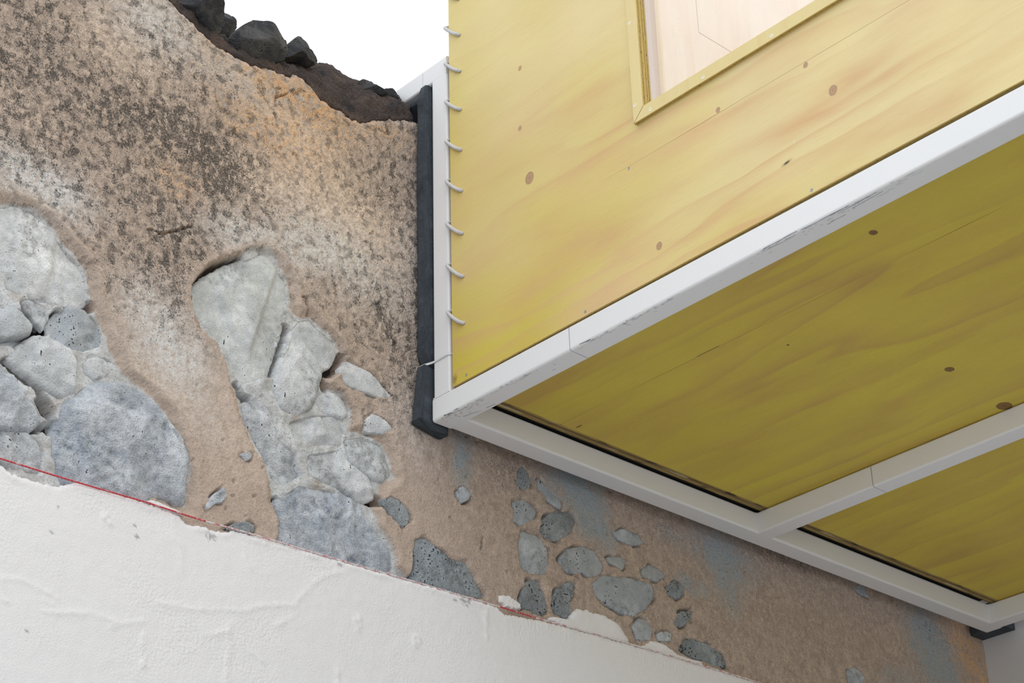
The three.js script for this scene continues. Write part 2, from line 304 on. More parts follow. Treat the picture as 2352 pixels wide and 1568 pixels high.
function wallHeight(z, y, fine) {
  let h = 0.005 * fbm(z * 2.5, y * 2.5, 2) + 0.0035 * fbm(z * 11, y * 11, 2) + 0.0013 * fbm(z * 60, y * 60, 3);
  if (fine) h += 0.0012 * step(0.1, 0.2, fbm(z * 74 + 71, y * 64, 4)) * step(3.5, 3.8, y);
  if (!fine) return [h, -1];
  const e = z > -0.3 ? exposure(z, y) : -1;
  if (e > -0.06) {
    const steep = clamp(0.5 + 1.3 * noise(z * 7 + 5, y * 7)), lip = 0.003 * Math.exp(-Math.pow((e + 0.018) / 0.012, 2)), t = step(lerp(-0.03, -0.006, steep), lerp(0.0, 0.005, steep), e);
    const floor = FLOOR + 0.008 * fbm(z * 16, y * 16, 3) + 0.003 * fbm(z * 80, y * 80, 2) + 0.006 * step(0.03, 0.1, e);
    h = lerp(h + lip, floor, t);
    for (const c of crevices) {
      if (!near(c.b, z, y, 0.03)) continue;
      const d = lineDistance(c, z + 0.004 * noise(z * 60, y * 60), y + 0.004 * noise(z * 60, y * 60 + 9));
      h -= 0.06 * (1 - step(0.001, 0.015 + 0.006 * noise(z * 30, y * 30), d));
    }
  }
  for (const s of stones) {
    if (!near(s.b, z, y, 0.02)) continue;
    const d = sdf(s.o, z, y);
    if (d > -0.014) {
      const n = clamp(0.25 + 1.3 * noise(z * 30 + s.i, y * 30)), deep = (s.sunk ? 0.004 : 0.016) * n;
      h -= deep * step(-0.0075, -0.001, d) + 0.018 * step(0.001, 0.008, d);
    }
  }
  for (const c of cracks) {
    if (!near(c.b, z, y, 0.02)) continue;
    const d = lineDistance(c, z + 0.003 * noise(z * 100, y * 100), y + 0.004 * noise(z * 100, y * 100 + 9));
    h -= 0.014 * (1 - step(0.0008, 0.0035, d));
  }
  const pit = noise(z * 55 + 7, y * 55 + 3);
  if (pit > 0.72) h -= 0.006 * step(0.72, 0.85, pit);
  return [h, e];
}
// stain densities, read from a coarse table
function density(list) {
  const z0 = -2.4, y0 = 3.15, nz = 440, ny = 190, t = new Float32Array(nz * ny);
  for (let j = 0; j < ny; j++) for (let i = 0; i < nz; i++) {
    const z = z0 + i * 0.01, y = y0 + j * 0.01;
    let s = 0;
    for (const [cz, cy, rz, ry, w] of list) { const q = ((z - cz) / (rz + 0.01)) ** 2 + ((y - cy) / (ry + 0.01)) ** 2; if (q < 6) s += w * Math.exp(-q * 1.1); }
    t[j * nz + i] = s;
  }
  return (z, y) => {
    const a = clamp((z - z0) * 100, 0, nz - 1.01), b = clamp((y - y0) * 100, 0, ny - 1.01), i = a | 0, j = b | 0, u = a - i, v = b - j, k = j * nz + i;
    return (t[k] * (1 - u) + t[k + 1] * u) * (1 - v) + (t[k + nz] * (1 - u) + t[k + nz + 1] * u) * v;
  };
}
const dark = density(DARK), pale = density(PALE), orange = density(ORANGE), cream = density(CREAM), blue = density(BLUE), smooth = density(SMOOTH);
const C_TAN = rgb(164, 147, 136), C_SAND = rgb(202, 184, 172), C_PALE = rgb(220, 219, 219), C_CREAM = rgb(234, 211, 191), C_ORANGE = rgb(214, 166, 116), C_DARK = rgb(52, 50, 49), C_SOOT = rgb(38, 41, 43);
const C_MORTAR = rgb(180, 179, 178), C_WASH = rgb(216, 219, 222), C_EARTH = rgb(168, 146, 130), C_BLUE = rgb(158, 167, 173), C_BUFF = rgb(190, 171, 157);
const EXP = { z0: -0.32, y0: 3.2, n: 770, m: 330, s: 0.003, t: null };
EXP.t = new Float32Array(EXP.n * EXP.m);
for (let j = 0; j < EXP.m; j++) for (let i = 0; i < EXP.n; i++) EXP.t[j * EXP.n + i] = exposure(EXP.z0 + i * EXP.s, EXP.y0 + j * EXP.s);
const exposedAt = (z, y) => { const i = Math.round((z - EXP.z0) / EXP.s), j = Math.round((y - EXP.y0) / EXP.s); return i < 0 || j < 0 || i >= EXP.n || j >= EXP.m ? -1 : EXP.t[j * EXP.n + i]; };
function wallColor(z, y, o) {
  const wz = z + 0.014 * noise(z * 24, y * 24), wy = y + 0.014 * noise(z * 24 + 50, y * 24);
  const n9 = noise(z * 9, y * 9), n30 = fbm(z * 28, y * 28, 2), n80 = noise(z * 85 + 3, y * 85), n200 = noise(z * 210, y * 210 + 11), n480 = noise(z * 480 + 9, y * 480), n900 = noise(z * 800, y * 800);
  const e = exposedAt(z, y), sm = clamp(smooth(wz, wy)), up = z > 0 ? step(3.5, 3.8, y) : step(-0.2, 0, z) * step(3.5, 3.8, y);
  o[0] = C_TAN[0]; o[1] = C_TAN[1]; o[2] = C_TAN[2];
  mix3(o, C_BUFF, 0.7 * sm);
  const clump = fbm(z * 42 + 11, y * 42 + 5, 5), flake = fbm(z * 74 + 71, y * 64, 5), rough = 1 - 0.75 * sm;
  mix3(o, C_SAND, (1 - 0.35 * sm) * clamp(0.4 + 0.7 * n30 + 0.4 * n80 + 0.4 * n200));
  mix3(o, C_CREAM, 0.85 * clamp(cream(wz, wy) * (0.5 + 0.7 * n80 + 0.7 * n30)));
  mix3(o, C_CREAM, rough * (0.2 + 0.6 * clamp(cream(wz, wy))) * step(0.12, 0.28, flake + 0.3 * n480));
  mix3(o, C_PALE, 0.9 * clamp(pale(wz, wy) * (0.75 + 0.6 * n80 + 0.5 * n30)));
  mix3(o, C_ORANGE, 0.8 * clamp((orange(wz, wy) + 0.05) * (0.45 + 0.4 * n80 + 0.8 * n30 + 1.2 * flake)));
  mix3(o, C_BLUE, 0.95 * clamp(1.5 * blue(wz, wy) * (0.7 + 0.7 * n30 + 0.3 * n80) - 0.15));
  let d = (0.1 + 0.40 * up + 0.8 * dark(wz, wy) + 0.2 * n9 + (0.1 + 0.75 * up) * clump) * (1 - 0.75 * sm) * (1 - 0.45 * clamp(cream(wz, wy))) * (1 - 0.5 * step(0.1, 0.22, flake));
  if (e > -0.004) {              // behind the fallen render: mortar with whitewash on it and earth in the pockets
    const t = step(-0.004, 0.004, e), w = clamp(0.55 + 1.1 * n30 + 0.4 * n80);
    const c = [C_MORTAR[0], C_MORTAR[1], C_MORTAR[2]];
    mix3(c, C_WASH, w); mix3(c, C_EARTH, clamp(1.7 * noise(z * 15 + 4, y * 15) - 0.75));
    mix3(o, c, t); d *= 1 - t; d += 0.2 * t;
  } else if (e > -0.04) { mix3(o, C_BUFF, 0.5 * step(-0.04, -0.012, e)); d *= 1 - 0.7 * step(-0.04, -0.01, e); }
  const speck = 0.45 * n200 + 0.65 * n480 + 0.4 * n900 + 0.2 * n80, th = 0.56 - 0.62 * clamp(d, 0, 1.25) - 0.5 * n30 * clamp(0.2 + d);
  mix3(o, n80 > 0.1 ? C_DARK : C_SOOT, 0.86 * step(th - 0.05, th + 0.24, speck));
  mix3(o, C_DARK, 0.38 * up * rough * step(0.15, 0.5, clump + 0.25 * d));
  const light = noise(z * 330 + 77, y * 330) + 0.5 * noise(z * 700, y * 700 + 70);
  mix3(o, C_CREAM, 0.45 * step(0.4, 0.7, light));
  const g = 1 + 0.15 * n480 + 0.14 * n900 + 0.06 * n200;
  o[0] *= g; o[1] *= g; o[2] *= g;
}
const wallBump = (z, y) => 0.5 + 0.24 * noise(z * 150, y * 150) + 0.2 * noise(z * 330 + 7, y * 330) + 0.14 * noise(z * 700, y * 700 + 5);
function wallMaterial(z0, y0, dz, dy, w, h) {
  const map = texture(w, h, (u, v, o) => wallColor(z0 + u * dz, y0 + v * dy, o));
  const bumpMap = texture(w, h, (u, v, o) => { o[0] = wallBump(z0 + u * dz, y0 + v * dy); }, false);
  return new THREE.MeshStandardMaterial({ map, bumpMap, bumpScale: 0.0026, roughness: 0.97 });
}
const wall = structure(group('wall_left'), 'old rubble wall with weathered beige render, grey stones and a white plastered foot');
const SEAM = -0.12, L = { z0: SEAM, y0: 3.2, dz: 2.09, dy: 1.75 }, R = { z0: -2.37, y0: 3.2, dz: 2.25, dy: 0.64 };
{
  const zs = [];
  for (let z = SEAM; z < 1.36; z += 0.003) zs.push(z);
  for (let z = 1.36; z < 1.96; z += 0.05) zs.push(z);
  const rows = 480, gL = sheet(zs.length, rows, (i, j, o) => {
    const z = zs[i], t = topY(z), y = lerp(3.2, t, j / (rows - 1)), [h] = wallHeight(z, y, z < 1.36), round = 0.03 * Math.pow(clamp(1 - (t - y) / 0.03), 2);
    o[0] = WALL_X + h - round; o[1] = y; o[2] = z; o[3] = (z - L.z0) / L.dz; o[4] = (y - L.y0) / L.dy;
  }, true);
  const zr = [], yr = [];
  for (let z = -2.36; z < SEAM - 0.001; z += 0.0035) zr.push(z);
  zr.push(SEAM);
  for (let y = 3.2; y < 3.8; y += 0.0035) yr.push(y);
  for (let y = 3.8; y < 4.63; y += 0.03) yr.push(y);
  const gR = sheet(zr.length, yr.length, (i, j, o) => {
    const z = zr[i], y = yr[j], [h] = wallHeight(z, y, y < 3.81);
    o[0] = WALL_X + h; o[1] = y; o[2] = z; o[3] = (z - R.z0) / R.dz; o[4] = (y - R.y0) / R.dy;
  }, true);
  const coat = mergeGeometries([gL, gR], true);
  mesh('old_render', coat, [wallMaterial(L.z0, L.y0, L.dz, L.dy, 2048, 2048), wallMaterial(R.z0, R.y0, R.dz, R.dy, 2048, 640)], wall).userData.label = 'weathered beige render with dark lichen';
}

// stones, each with a bevelled, faceted face and its own tone
const tile = (scale, f) => (u, v, o) => f(u * scale, v * scale, o);
const stoneTex = (base, light, low, pits, flaky) => texture(1024, 1024, tile(0.55, (x, y, o) => {
  const a = fbm(x * 14, y * 14, 3), b = noise(x * 60, y * 60), c = noise(x * 170 + 3, y * 170), d = noise(x * 420, y * 420 + 8), d2 = noise(x * 800, y * 800 + 8), f = Math.abs(fbm(x * 34 + 9, y * 44, 3));
  o[0] = base[0]; o[1] = base[1]; o[2] = base[2];
  mix3(o, light, clamp(0.35 + 0.9 * a + 0.45 * b + 0.35 * c + (flaky ? 0.8 * (0.25 - f) : 0)));
  mix3(o, low, clamp(-0.35 - 1.3 * noise(x * 9 + 4, y * 9 + 2) - 0.7 * b + 0.7 * c));
  const grit = 0.6 * d + 0.5 * d2 + 0.4 * c + 0.3 * b;
  mix3(o, rgb(78, 80, 82), 0.6 * step(0.42, 0.75, grit - 0.3 * a)); mix3(o, rgb(232, 233, 236), 0.45 * step(0.4, 0.7, -grit));
  const th = 0.86 - pits + 0.5 * noise(x * 12, y * 12 + 30);
  mix3(o, rgb(34, 36, 39), 0.9 * step(th, th + 0.12, 0.75 * c + 0.4 * b + 0.25 * d));
  const g = 1 + 0.12 * d + 0.1 * d2 + 0.06 * c; o[0] *= g; o[1] *= g; o[2] *= g;
}));
const stoneBump = texture(1024, 1024, tile(0.55, (x, y, o) => { o[0] = 0.5 + 0.25 * fbm(x * 60, y * 60, 3) + 0.16 * noise(x * 300, y * 300) + 0.12 * noise(x * 650, y * 650); }), false);
const stoneMat = (t, s = 0.004) => new THREE.MeshStandardMaterial({ map: t, bumpMap: stoneBump, bumpScale: s, roughness: 0.95, vertexColors: true });
const SM = {
  w: stoneMat(stoneTex(rgb(194, 197, 201), rgb(228, 229, 232), rgb(158, 158, 158), 0.08, false)),
  W: stoneMat(stoneTex(rgb(188, 190, 190), rgb(216, 217, 217), rgb(160, 162, 166), 0.0, false), 0.003),
  g: stoneMat(stoneTex(rgb(176, 181, 188), rgb(216, 219, 225), rgb(134, 138, 145), 0.1, true), 0.006),
  b: stoneMat(stoneTex(rgb(172, 179, 190), rgb(214, 218, 226), rgb(124, 131, 142), 0.02, true), 0.007),
  p: stoneMat(stoneTex(rgb(168, 173, 179), rgb(196, 199, 204), rgb(142, 146, 150), 0.22, false), 0.004),
  d: stoneMat(stoneTex(rgb(142, 149, 154), rgb(176, 182, 188), rgb(104, 108, 112), 0.4, false), 0.009),
};
function stone(s) {
  const len = (s.b[2] - s.b[0] + s.b[3] - s.b[1]) * 1.6, n = clamp(Math.round(len / 0.004), 48, 220), rough = s.k === 'd' || s.k === 'g' || s.k === 'b';
  const size = Math.min(s.b[2] - s.b[0], s.b[3] - s.b[1]), out = outline(s.o, n, s.sunk ? 0.0022 : 0.0026, s.i * 13, s.sunk ? (size > 0.12 ? 0.006 : 0.002) : 0.001), rings = clamp(Math.round(size / 0.006), 8, 40);
  const face = (s.sunk ? s.h - 11 : s.h * 0.45 - 1) / 1000, back = s.sunk ? -0.024 : -0.016, facets = [], relief = (s.sunk ? 0.011 : 0.005) * Math.min(1, size / 0.12);
  seed = 100 + s.i * 77;
  for (let i = 0; i < (size > 0.05 ? 5 : 2); i++) { const a = rnd() * 6.283; facets.push([Math.cos(a), Math.sin(a), (s.sunk ? 0.2 + 0.5 * rnd() : 0.1 + 0.2 * rnd()), (0.12 + 0.32 * rnd()) * size]); }
  if (s.f) facets.push(s.f.map((v, i) => (i === 3 ? v * size : v)));
  const pos = [], uv = [], col = [], idx = [], tone = 0.92 + 0.14 * rnd(), cool = 0.03 * (rnd() - 0.4), off = rnd() * 3;
  for (let r = 0; r <= rings; r++) {
    const q = r / rings, rho = 1 - Math.pow(1 - q, 1.4);
    for (let i = 0; i < n; i++) {
      const z = lerp(out.cx, out.o[i * 2], rho), y = lerp(out.cy, out.o[i * 2 + 1], rho), dz = z - out.cx, dy = y - out.cy;
      let h = face;
      for (const f of facets) h = Math.min(h, face + (f[3] - (f[0] * dz + f[1] * dy)) * f[2]);
      h = Math.max(h, face - (s.sunk ? 0.009 : 0.005));
      h += relief * fbm(z * 13 + s.i, y * 13, 3) + (rough ? 0.0035 : 0.0012) * fbm(z * 60, y * 60, 3);
      if (rough) h += 0.005 * (0.3 - Math.abs(fbm(z * 24 + 9, y * 30, 4)));
      h = lerp(back, h, Math.pow(Math.max(0, 1 - Math.pow(rho, s.sunk ? s.e * 4.5 : 26)), 0.5));
      pos.push(WALL_X + h, y, z); uv.push(z / 0.55 + off, y / 0.55 + off * 0.7);
      const v = tone * (1 + 0.34 * fbm(z * 8 + s.i, y * 8, 3)); col.push(v * (1 - cool), v, v * (1 + cool));
    }
  }
  for (let r = 0; r < rings; r++) for (let i = 0; i < n; i++) { const j = (i + 1) % n, a = r * n + i, b = r * n + j; if (r) idx.push(a, b, a + n); idx.push(b, b + n, a + n); }
  const g = indexed(pos, uv, idx, col);
  const nx = g.attributes.normal;
  let sum = 0;
  for (let i = 0; i < nx.count; i++) sum += nx.getX(i);
  if (sum < 0) { const k = g.index.array; for (let i = 0; i < k.length; i += 3) { const t = k[i]; k[i] = k[i + 1]; k[i + 1] = t; } g.computeVertexNormals(); }
  mesh('stone', g, SM[s.k], wall);
}
stones.forEach(stone);

// broken crest: the rubble core that shows above the render, sloping back to the skyline
const coreTex = texture(1024, 1024, tile(0.8, (x, y, o) => {
  const a = fbm(x * 12, y * 12, 3), b = noise(x * 50, y * 50), c = noise(x * 130, y * 130), d = noise(x * 330, y * 330);
  const base = rgb(72, 62, 60); o[0] = base[0]; o[1] = base[1]; o[2] = base[2];
  mix3(o, rgb(104, 86, 78), clamp(0.1 + a + 0.4 * b)); mix3(o, rgb(48, 47, 50), clamp(-0.1 + 1.3 * noise(x * 20 + 8, y * 20) + 0.5 * c)); mix3(o, rgb(150, 124, 110), step(0.5, 0.85, 0.6 * c + 0.5 * d));
  mix3(o, rgb(30, 30, 33), step(0.35, 0.7, 0.7 * b + 0.5 * d));
}));
const coreMat = new THREE.MeshStandardMaterial({ map: coreTex, bumpMap: stoneBump, bumpScale: 0.012, roughness: 1 });
{
  const along = (o, x) => new THREE.CatmullRomCurve3(Array.from({ length: o.length / 2 }, (_, i) => new THREE.Vector3(x, o[i * 2 + 1], o[i * 2])), false, 'centripetal');
  const sky = metres(SKYLINE), lift = (o) => [1.95, topCurve(1.95) + 0.03, 1.5, topCurve(1.5) + 0.05, ...o];
  const A = along(topEdge, WALL_X), zEnd = sky[sky.length - 2];
  const B = along(lift(sky), -0.17), n = 420, m = 40;
  const pa = A.getSpacedPoints(n - 1), pb = B.getSpacedPoints(n - 1);
  // pair points by z
  const skyY = curveY(lift(sky));
  const g = sheet(n, m, (i, j, o) => {
    const p = pa[i], t = j / (m - 1), y0 = topY(p.z) - 0.006, y1 = Math.max(skyY(p.z), y0 + 0.002) ;
    let x, y;
    if (t < 0.15) { x = lerp(WALL_X - 0.045, WALL_X - 0.012, t / 0.15); y = y0 - 0.012 * (1 - t / 0.15); }
    else if (t < 0.75) { const q = (t - 0.15) / 0.6; x = lerp(WALL_X - 0.012, -0.17, Math.pow(q, 1.4)); y = lerp(y0, y1, Math.pow(q, 0.85)); }
    else { const q = (t - 0.75) / 0.25; x = lerp(-0.17, -0.5, q); y = y1 - 0.12 * q * q; }
    const k = Math.sin(Math.PI * clamp(t * 1.25)), b = 0.016 * fbm(p.z * 30, y * 34, 3) + 0.006 * fbm(p.z * 110, y * 110, 2);
    o[0] = x + b * k; o[1] = y + 0.7 * b * (t > 0.2 ? 1 : 0); o[2] = p.z; o[3] = p.z / 0.8; o[4] = (y - x) / 0.8;
  });
  mesh('rubble_crest', g, coreMat, wall).userData.label = 'dark broken rubble core above the render';
  const shape = new THREE.Shape();
  shape.moveTo(-2.4, 0); shape.lineTo(1.95, 0); shape.lineTo(1.95, topCurve(1.95) - 0.12);
  for (let z = 1.9; z > 0; z -= 0.1) shape.lineTo(z, topCurve(z) - 0.1);
  shape.lineTo(0, 4.52); shape.lineTo(-2.4, 4.52);
  const back = new THREE.ExtrudeGeometry(shape, { depth: 0.4, bevelEnabled: false });
  back.rotateY(-Math.PI / 2); // shape x becomes z
  back.translate(-0.1, 0, 0);
  boxUV(back);
  mesh('rubble_core', back, coreMat, wall);
  mesh('wall_cap', box(-0.5, 4.52, -2.4, -0.055, 4.6, 0.02), coreMat, wall);
}

// loose dark rocks on the crest
const rockTex = texture(1024, 1024, tile(0.55, (x, y, o) => {
  const a = fbm(x * 16, y * 16, 3), b = noise(x * 70, y * 70), c = noise(x * 220, y * 220);
  const base = rgb(52, 54, 60); o[0] = base[0]; o[1] = base[1]; o[2] = base[2];
  mix3(o, rgb(98, 96, 98), clamp(0.28 + 1.1 * a + 0.4 * b)); mix3(o, rgb(28, 30, 34), step(0.2, 0.7, 0.6 * b + 0.6 * c)); const g = 1 + 0.15 * c; o[0] *= g; o[1] *= g; o[2] *= g;
}));
const rockMat = new THREE.MeshStandardMaterial({ map: rockTex, bumpMap: stoneBump, bumpScale: 0.006, roughness: 0.95 });
const ROCK_LABELS = [
  'largest dark rock on the wall crest, cut by the top edge of the photo', 'small dark rock wedged beside the largest rock on the wall crest', 'rounded dark boulder, second large rock down the wall crest',
  'tiny dark stone chip between the two middle crest rocks', 'pointed dark rock leaning with a smooth slanting face, below the rounded boulder on the crest',
  'flat dark rock bedded in brown mortar low on the crest', 'lowest dark rock on the crest, beside the white steel beam'];
ROCKS.forEach((r, k) => {
  const o = metres(r.o), n = 56, m = 26, out = outline(o, n, 0.0015, k * 31), b = bounds(o), size = Math.min(b[2] - b[0], b[3] - b[1]), thick = size * 0.62, facets = [];
  seed = 900 + k * 41;
  for (let i = 0; i < 5; i++) { const a = rnd() * 6.283, e = 0.3 + rnd() * 0.9; facets.push([Math.cos(e), Math.sin(e) * Math.cos(a), Math.sin(e) * Math.sin(a), (0.5 + 0.3 * rnd()) * size * 0.62]); }
  const g = sheet(n + 1, m, (i, j, q) => {
    const t = (j / (m - 1)) * Math.PI, rho = Math.pow(Math.sin(t), 0.8), kx = i % n, dz = (out.o[kx * 2] - out.cx) * rho, dy = (out.o[kx * 2 + 1] - out.cy) * rho;
    let x = Math.cos(t) * thick;
    x = Math.sign(x) * Math.pow(Math.abs(x) / thick, 0.7) * thick;
    for (const f of facets) { const over = f[0] * x + f[1] * dy + f[2] * dz - f[3]; if (over > 0 && x > 0) x = Math.max(0, x - over / f[0]); }
    const w = Math.sin(t) * (0.007 * fbm(dz * 26 + k * 5, dy * 26 + x * 20, 4));
    q[0] = x + w * 0.9; q[1] = dy + w * 0.4; q[2] = dz; q[3] = dz / 0.55 + k * 0.3; q[4] = (dy + x * 0.8) / 0.55;
  }, true);
  const rock = mesh('rock', g, rockMat, scene);
  rock.position.set(r.x, out.cy, out.cx);
  tag(rock, ROCK_LABELS[k], 'rock');
});

// white plaster coat on the lower wall
const edge = metres(PLASTER_EDGE), plasterTop = curveY(edge), ridges = RIDGES.map(metres), PX = -0.034;
for (const r of ridges) r.b = bounds(r);
const plasterMat = new THREE.MeshStandardMaterial({ color: new THREE.Color().setRGB(0.895, 0.88, 0.90), roughness: 0.85, vertexColors: true,
  bumpMap: texture(1024, 1024, tile(0.6, (x, y, o) => { o[0] = 0.5 + 0.2 * fbm(x * 40, y * 40, 2) + 0.2 * noise(x * 160, y * 160) * clamp(0.4 + noise(x * 8, y * 8)) + 0.12 * noise(x * 420, y * 420); }), false), bumpScale: 0.003 });
{
  const zs = [], ds = [];
  for (let z = -2.34; z < -1.35; z += 0.03) zs.push(z);
  for (let z = -1.35; z < 1.33; z += 0.0045) zs.push(z);
  for (let z = 1.33; z < 1.97; z += 0.06) zs.push(z);
  for (let i = 0; i < 7; i++) ds.push(-1 + i / 7);
  for (let d = 0; d < 0.52; d += 0.0045) ds.push(d);
  for (let d = 0.55; d < 3.3; d += 0.15) ds.push(d);
  const col = [];
  const g = sheet(zs.length, ds.length, (i, j, o) => {
    const z = zs[i], rag = 0.0028 * noise(z * 130, 1.7) + 0.002 * noise(z * 340, 4.7), t = plasterTop(z) + rag, d = ds[j];
    let x = PX, y = d < 0 ? t : Math.max(0, t - d);
    const round = 0.006;
    if (d < 0) { const a = (-d) * Math.PI / 2; x = PX - 0.028 * (-d) ; y = t - round + round * Math.cos(a * 0.9) - 0.001; x += 0.0; }
    else {
      x -= 0.004 * Math.exp(-d / 0.006);
      x += 0.0035 * Math.exp(-Math.pow((d - 0.008) / 0.007, 2)) * clamp(0.5 + noise(z * 20, 8.2));
      y = Math.max(0, t - round * 0.1 - d);
      x += 0.0045 * fbm(z * 2.2 + 9, y * 3.4, 2) + 0.0009 * fbm(z * 16, y * 22, 2);
      if (d < 0.5 && z > -1.4 && z < 1.33) for (const r of ridges) {
        if (z < r.b[0] - 0.05 || z > r.b[2] + 0.05 || y < r.b[1] - 0.05 || y > r.b[3] + 0.05) continue;
        const q = lineDistance(r, z, y + 0.002 * noise(z * 70, y * 70));
        x += (0.0022 + 0.0014 * noise(z * 60, y * 60)) * Math.exp(-q / 0.0045);
      }
      const lump = noise(z * 18 + 40, y * 18); if (lump > 0.7) x += 0.0035 * step(0.62, 0.8, lump) * clamp(0.5 + noise(z * 90, y * 90));
    }
    o[0] = x; o[1] = y; o[2] = z; o[3] = z / 0.6; o[4] = y / 0.6;
    let worn = 0;
    if (d >= 0 && d < 0.5) for (const [nz, ny, r] of NICKS) { const q = Math.hypot(z - nz, (y - ny) * 1.6) / r; if (q < 2.5) worn = Math.max(worn, step(0.1, 0.6, 0.9 - 0.55 * q + 0.8 * noise(z * 190, y * 190))); }
    const v = 1 - 0.5 * worn;
    col.push(v, v, v);
  }, true);
  g.setAttribute('color', new THREE.BufferAttribute(new Float32Array(col), 3));
  mesh('white_plaster', g, plasterMat, wall).userData.label = 'smooth white plaster coat on the lower wall';
  SMEARS.forEach((s, k) => {
    const out = outline(metres(s), 150, 0.0045, k * 7 + 3), pos = [], uv = [], c = [], idx = [], n = 150, rings = 10;
    for (let r = 0; r <= rings; r++) for (let i = 0; i < n; i++) {
      const rho = r / rings, z = lerp(out.cx, out.o[i * 2], rho), y = lerp(out.cy, out.o[i * 2 + 1], rho);
      pos.push(-0.043 + 0.003 * fbm(z * 20, y * 20, 2) - (rho > 0.99 ? 0.014 : rho > 0.85 ? 0.002 : 0), y, z); uv.push(z / 0.6, y / 0.6); c.push(1, 1, 1);
    }
    for (let r = 0; r < rings; r++) for (let i = 0; i < n; i++) { const j = (i + 1) % n, a = r * n + i, b = r * n + j; idx.push(a, a + n, b, b, a + n, b + n); }
    const sm = indexed(pos, uv, idx, c);
    if (sm.attributes.normal.getX(5) < 0) { const q = sm.index.array; for (let i = 0; i < q.length; i += 3) { const t = q[i]; q[i] = q[i + 1]; q[i + 1] = t; } sm.computeVertexNormals(); }
    mesh('plaster_smear', sm, plasterMat, wall);
  });
}

// red string line along the plaster edge
{
  const s = metres(STRING), pts = [new THREE.Vector3(-0.03, s[1] + 0.0, 1.95)];
  for (let i = 0; i < s.length; i += 2) pts.push(new THREE.Vector3(-0.0305 - (s[i] < 0.6 ? 0.0045 * step(0.62, 0.2, s[i]) : 0), s[i + 1], s[i]));
  pts.push(new THREE.Vector3(-0.037, s[s.length - 1], -2.3));
  const curve = new THREE.CatmullRomCurve3(pts, false, 'centripetal'), n = 1400, g = new THREE.TubeGeometry(curve, n, 0.0019, 7);
  const p = g.attributes.position, c = new Float32Array(p.count * 3), red = rgb(196, 34, 52), white = [0.8, 0.77, 0.77], pink = rgb(214, 120, 128);
  for (let i = 0; i < p.count; i++) {
    const z = p.getZ(i), a = 0.7 * noise(z * 60, (i % 8) * 0.5) + 0.8 * noise(z * 330, i % 8), cover = z < 0.62 ? (z < -0.24 && z > -0.36 ? 0.1 : 0.9) : 0.12;
    const o = z < 0.55 && !(z < -0.24 && z > -0.36) ? rgb(206, 108, 116) : [...red]; mix3(o, pink, clamp(0.3 + 0.4 * Math.sin(z * 1300 + (i % 8) * 0.9))); mix3(o, white, step(0.55 - cover, 0.85 - cover, a));
    c.set(o, i * 3);
  }
  g.setAttribute('color', new THREE.BufferAttribute(c, 3));
  tag(mesh('string_line', g, new THREE.MeshStandardMaterial({ roughness: 0.8, vertexColors: true }), scene), 'taut red string line along the top edge of the white plaster', 'string');
}

// ---------------------------------------------------------------- back wall and ground
{
  const m = mat(rgb(206, 205, 207), { bumpMap: plasterMat.bumpMap, bumpScale: 0.002 });
  const w = mesh('wall_back', box(-0.5, 0, -2.6, 6, 3.9, -2.338), m, scene);
  structure(w, 'plain pale grey painted wall at the far end under the cabin');
  const g = mesh('ground', box(-14, -0.2, -14, 16, 0, 16), mat(rgb(160, 158, 155)), scene);
  structure(g);
}

// ---------------------------------------------------------------- plywood cabin on a white steel frame
const cabin = tag(group('plywood_cabin', [0, FLOOR_Y, 0]), 'yellow stained plywood cabin on a white steel frame, jutting out from the old wall', 'cabin');

// square steel tube along +x with rounded corners; u runs along it and v round it, both in metres
function tube(x0, x1, s = T, r = 0.0065) {
  const prof = [], h = s / 2 - r;
  for (let c = 0; c < 4; c++) { const ca = [[1, 1], [-1, 1], [-1, -1], [1, -1]][c]; for (let k = 0; k <= 5; k++) { const a = (c + k / 5) * Math.PI / 2; prof.push([ca[0] * h + r * Math.cos(a), ca[1] * h + r * Math.sin(a), Math.cos(a), Math.sin(a)]); } }
  prof.push(prof[0]);
  const n = prof.length, pos = [], nor = [], uv = [], idx = [];
  let v = 0;
  for (let i = 0; i < n; i++) {
    if (i) v += Math.hypot(prof[i][0] - prof[i - 1][0], prof[i][1] - prof[i - 1][1]);
    for (const x of [x0, x1]) { pos.push(x, prof[i][0], prof[i][1]); nor.push(0, prof[i][2], prof[i][3]); uv.push(x, v); }
  }
  for (let i = 0; i < n - 1; i++) { const a = i * 2; idx.push(a, a + 2, a + 1, a + 1, a + 2, a + 3); }
  for (const [x, dir] of [[x0, -1], [x1, 1]]) {
    const c = pos.length / 3; pos.push(x, 0, 0); nor.push(dir, 0, 0); uv.push(x, 0);
    for (let i = 0; i < n; i++) { pos.push(x, prof[i][0], prof[i][1]); nor.push(dir, 0, 0); uv.push(x, 0); }
    for (let i = 1; i < n; i++) dir > 0 ? idx.push(c, c + i, c + i + 1) : idx.push(c, c + i + 1, c + i);
  }
  const g = new THREE.BufferGeometry();
  g.setAttribute('position', new THREE.BufferAttribute(new Float32Array(pos), 3)); g.setAttribute('normal', new THREE.BufferAttribute(new Float32Array(nor), 3)); g.setAttribute('uv', new THREE.BufferAttribute(new Float32Array(uv), 2));
  g.setIndex(idx);
  return g;
}
const paintBump = texture(512, 512, tile(0.2, (x, y, o) => { o[0] = 0.5 + 0.3 * noise(x * 420, y * 420) + 0.2 * noise(x * 160, y * 160); }), false);
paintBump.wrapS = paintBump.wrapT = THREE.MirroredRepeatWrapping; paintBump.repeat.set(5, 5);
const white = mat([0.84, 0.835, 0.85], { roughness: 0.42, bumpMap: paintBump, bumpScale: 0.0002 });
